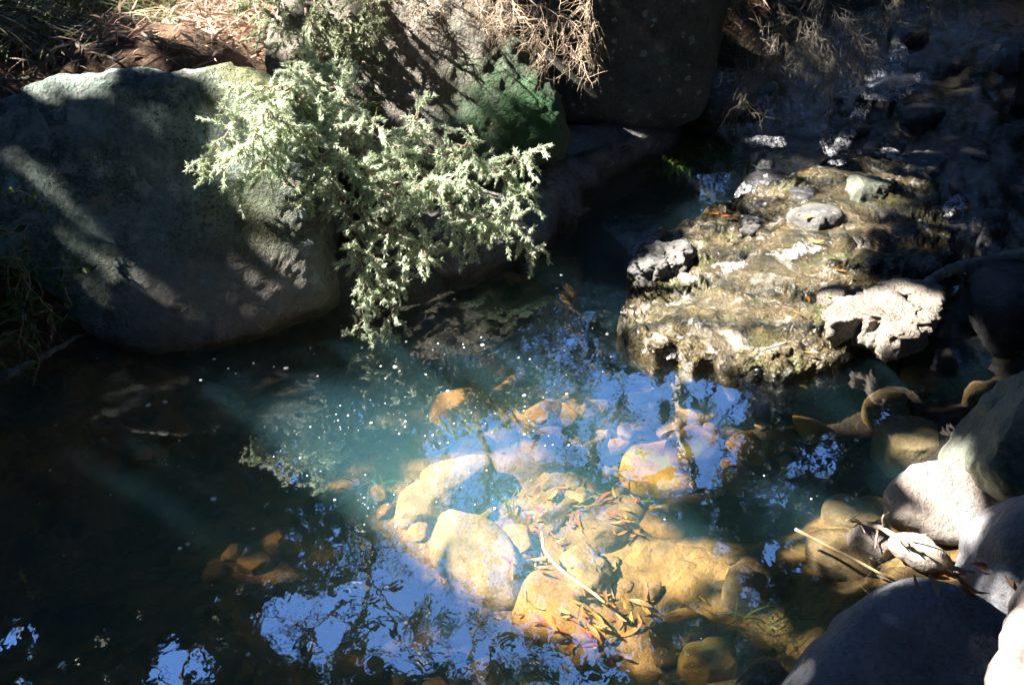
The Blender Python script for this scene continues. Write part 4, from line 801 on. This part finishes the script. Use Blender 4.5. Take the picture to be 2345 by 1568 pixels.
def tree_at(name, px0, px1, Y, ztop, **kw):
    a = mir(px0, 700, Y); b_ = mir(px1, 1200, Y); sl = (b_[0]-a[0])/(b_[2]-a[2]); zb = gz(a[0], Y)
    return tree(name, (a[0]+sl*(zb-a[2]), Y, zb-.1), (a[0]+sl*(ztop-a[2]), Y+.4, ztop), **kw)
tree_at('gum_tree', 1525, 1590, 9.5, 11.5, r=.13, limbs=7, crown_r=1.6, z0=7.5, nleaf=3000, leaf=.16, bark=M['bark_pale'], lm=M['canopy_y'], label='slender white trunked gum tree mirrored as a pale streak in the pool', rs=81)
tree_at('tree', 760, 800, 10, 12, r=.14, limbs=16, crown_r=2.2, z0=4.5, nleaf=12000, leaf=.15, bark=M['bark'], lm=M['canopy'], label='dark leafy tree mirrored in the middle of the pool behind the lens shaped stone', rs=82)
tree_at('tree', 1120, 1100, 13, 15, r=.16, limbs=14, crown_r=2.4, z0=8, nleaf=7000, leaf=.17, bark=M['bark'], lm=M['canopy'], label='tall thin crowned tree mirrored in front of the pale slab', rs=83)
tree_at('tree', 1820, 1800, 10, 7.6, r=.12, limbs=14, crown_r=1.5, z0=4.5, nleaf=8000, leaf=.14, bark=M['bark'], lm=M['canopy_y'], label='low olive leaved tree mirrored to the right of the pale trunk', rs=84)
tree_at('tree', 1720, 1740, 12.5, 13, r=.13, limbs=14, crown_r=2.0, z0=7, nleaf=7000, leaf=.16, bark=M['bark'], lm=M['canopy'], label='tall dark tree mirrored in the right of the pool behind the olive one', rs=85)
tree_at('tree', 420, 400, 8.5, 10, r=.15, limbs=20, crown_r=2.3, z0=3, nleaf=16000, leaf=.15, bark=M['bark'], lm=M['canopy'], label='dense dark tree mirrored in the left of the pool', rs=86)
tree_at('tree', 100, 60, 8, 9.5, r=.15, limbs=20, crown_r=2.3, z0=2.6, nleaf=16000, leaf=.15, bark=M['bark'], lm=M['canopy'], label='dense dark tree behind the left boulder, beyond the left edge of the pool', rs=87)
tree_at('tree', 1000, 960, 15, 9.5, r=.16, limbs=18, crown_r=2.6, z0=4, nleaf=12000, leaf=.18, bark=M['bark'], lm=M['canopy'], label='bushy tree on the slope far behind the mossy boulder', rs=88)
tree_at('tree', 1400, 1380, 16, 8.8, r=.16, limbs=18, crown_r=2.6, z0=4.5, nleaf=10000, leaf=.18, bark=M['bark'], lm=M['canopy'], label='bushy tree on the slope far behind the dark shaded boulder', rs=89)
tree_at('tree', 2150, 2150, 9, 10, r=.2, limbs=20, crown_r=2.4, z0=3, nleaf=14000, leaf=.15, bark=M['bark'], lm=M['canopy'], label='broad dark tree over the riffle in the upper right', rs=90)
tree('tree', (3.6, 11.5, gz(3.6, 11.5)), (3.9, 11.6, 5.6), .13, 22, 2.1, 1.2, 16000, .16, M['bark'], M['canopy'], 'dark bush like tree closing the view above the riffle', 92)
tree('tree', (6.6, 10.5, gz(6.6, 10.5)), (6.9, 10.6, 6.2), .13, 22, 2.3, 1.6, 16000, .16, M['bark'], M['canopy'], 'dark spreading tree beyond the riffle at the far right', 93)
q = P(2420, 130, .45); tree('tree', (q[0], q[1], .2), (q[0]+.6, q[1]+.6, 7), .14, 16, 2., 2.6, 9000, .15, M['bark'], M['canopy'], 'grey tree trunk at the right edge beside the upper rapid', 91)

# shade trees: the crowns over the creek
rg = np.random.default_rng(99); n_ = 90000; nc = 3600
cl = np.column_stack([rg.uniform(-3.6, 3.6, nc), rg.uniform(.4, 9.5, nc), rg.uniform(4., 8., nc)]); ci = rg.integers(0, nc, n_)
T = cl[ci]+rg.normal(size=(n_, 3))*.17
Pp = np.column_stack([T[:, :2], 0*T[:, 0]])+SUN[None, :]*(T[:, 2]/SUN[2])[:, None]
sz = np.full(n_, 1.)
# unseen leaf dome, added overhead and round the sides to cut the skylight
n2 = 140000; nc = 2600; d = rg.normal(size=(nc, 3)); d[:, 2] = np.abs(d[:, 2]); d /= np.linalg.norm(d, axis=1)[:, None]
el = np.degrees(np.arcsin(d[:, 2])); az = np.degrees(np.arctan2(d[:, 0], d[:, 1]))
d = d[(el > 8) & ~((np.abs(az) < 36) & (el < 62)) & ~((az > 0) & (az < 40) & (el < 74))]
R_ = rg.uniform(7., 9.5, len(d)); cc = np.array([0, 3.6, 0])+d*R_[:, None]*[1.15, 1.1, 1.]
Pd = cc[rg.integers(0, len(cc), n2)]+rg.normal(size=(n2, 3))*.45
# unseen lower roof of leaves, added to darken the riffle
n3 = 6000; cc = np.column_stack([rg.uniform(.8, 5, 260), rg.uniform(4.2, 9.5, 260), rg.uniform(3.6, 5.2, 260)]); Pr = cc[rg.integers(0, 260, n3)]+rg.normal(size=(n3, 3))*.3
Pp = np.concatenate([Pp, Pd, Pr]); sz = np.concatenate([sz, np.full(n2, 1.9), np.full(n3, 1.5)])
ld = rg.normal(size=(len(Pp), 3))+[0, 0, -.4]; ld /= np.linalg.norm(ld, axis=1)[:, None]; ll = rg.uniform(.13, .2, len(Pp))*sz
keep = sky_filter(Pp, rg) & sky_filter(Pp+ld*ll[:, None], rg); Pp = Pp[keep]; sz = sz[keep]; ld = ld[keep]; ll = ll[keep]
sd = np.cross(ld, SUN); sd /= np.linalg.norm(sd, axis=1)[:, None]; wd = (.2*ll)[:, None]; md = Pp+ld*ll[:, None]*.45
keep = sun_filter(Pp, rg, [Pp+ld*ll[:, None]*.9, md+sd*wd, md-sd*wd, md], np.where(sz > 1.2, 15., 0.)); Pk = Pp[keep]; sz = sz[keep]; ld = ld[keep]; ll = ll[keep]
trunks = [(-5.6, .6), (-7.4, 3.2), (-5.0, 7.2), (-3.6, -2.5), (2.6, -3.2), (5.6, 1.0), (6.2, 5.6)]  # viewer-side and right-hand trees are added to carry the skylight-blocking leaves
labs = ['leaning shade tree on the near left bank, out of the frame', 'old shade tree on the left bank that dapples the big boulder', 'shade tree at the back of the left bank over the grass', 'unseen tree added behind the viewer on the left to dim the skylight',
        'unseen tree added behind the viewer on the right to dim the skylight', 'unseen tree added on the near right bank to dim the skylight', 'unseen tree added on the far right bank to darken the riffle']
which = np.argmin([np.hypot(Pk[:, 0]-a, Pk[:, 1]-c) for a, c in trunks], 0)
for k, (a, c) in enumerate(trunks):
    pp = Pk[which == k]; zb = gz(a, c); root = empty('shade_tree', (a, c, zb)); tag(root, labs[k], 'tree'); tk = MB(); cr = MB(); cen = pp.mean(0)
    ax = spline([(a, c, zb-.1), (a-.1, c+.1, zb+2), (a+.1, c, 4.2), (cen[0]*.5+a*.5, cen[1]*.5+c*.5, 5.6), (cen[0]*.6+a*.4, cen[1]*.6+c*.4, 7.2)], 5); tk.tube(ax, np.linspace(.13, .03, len(ax)), 10)
    for j in range(18):
        tgt = pp[rg.integers(len(pp))]; q0 = ax[rg.integers(8, len(ax))]; q = spline([q0, (q0+tgt)/2+rg.normal(size=3)*.15, tgt], 4); tk.tube(q, np.linspace(.014, .004, len(q)), 5)
    m = len(pp); sk = sz[which == k]; cr.leaves(pp, ld[which == k], rg.normal(size=(m, 3)), ll[which == k], rg.uniform(.055, .08, m)*sk)
    tk.build('trunk', M['bark'], root); cr.build('crown', M['canopy'], root)
print('canopy leaves', len(Pk))

# ------------------------------------------------------------------ light
w = bpy.data.worlds.new('World'); sc.world = w; w.use_nodes = True; nt = w.node_tree; bg = nt.nodes['Background']
sky = nt.nodes.new('ShaderNodeTexSky'); sky.sky_type = 'NISHITA'; sky.sun_disc = False; sky.sun_elevation = math.asin(SUN[2]); sky.sun_rotation = math.atan2(SUN[0], SUN[1]); sky.air_density = 1.2; sky.dust_density = 0.; sky.ozone_density = 10.; sky.altitude = 3500
nt.links.new(sky.outputs[0], bg.inputs[0]); bg.inputs[1].default_value = .15
sl = bpy.data.lights.new('sun', 'SUN'); sl.energy = 4.6; sl.angle = math.radians(.5); sl.color = (1, .93, .84)
so = bpy.data.objects.new('sun', sl); COL.objects.link(so); so.rotation_euler = Vector(SUN).to_track_quat('Z', 'Y').to_euler(); so.location = (-8, 0, 9)
sc.view_settings.view_transform = 'Standard'; sc.view_settings.look = 'None'; sc.view_settings.gamma = 1.; sc.view_settings.exposure = 3.25
cy = sc.cycles; cy.use_denoising = True; cy.max_bounces = 6; cy.diffuse_bounces = 2; cy.glossy_bounces = 3; cy.transparent_max_bounces = 10; cy.volume_bounces = 1; cy.sample_clamp_indirect = 6
cy.caustics_reflective = False; cy.caustics_refractive = False
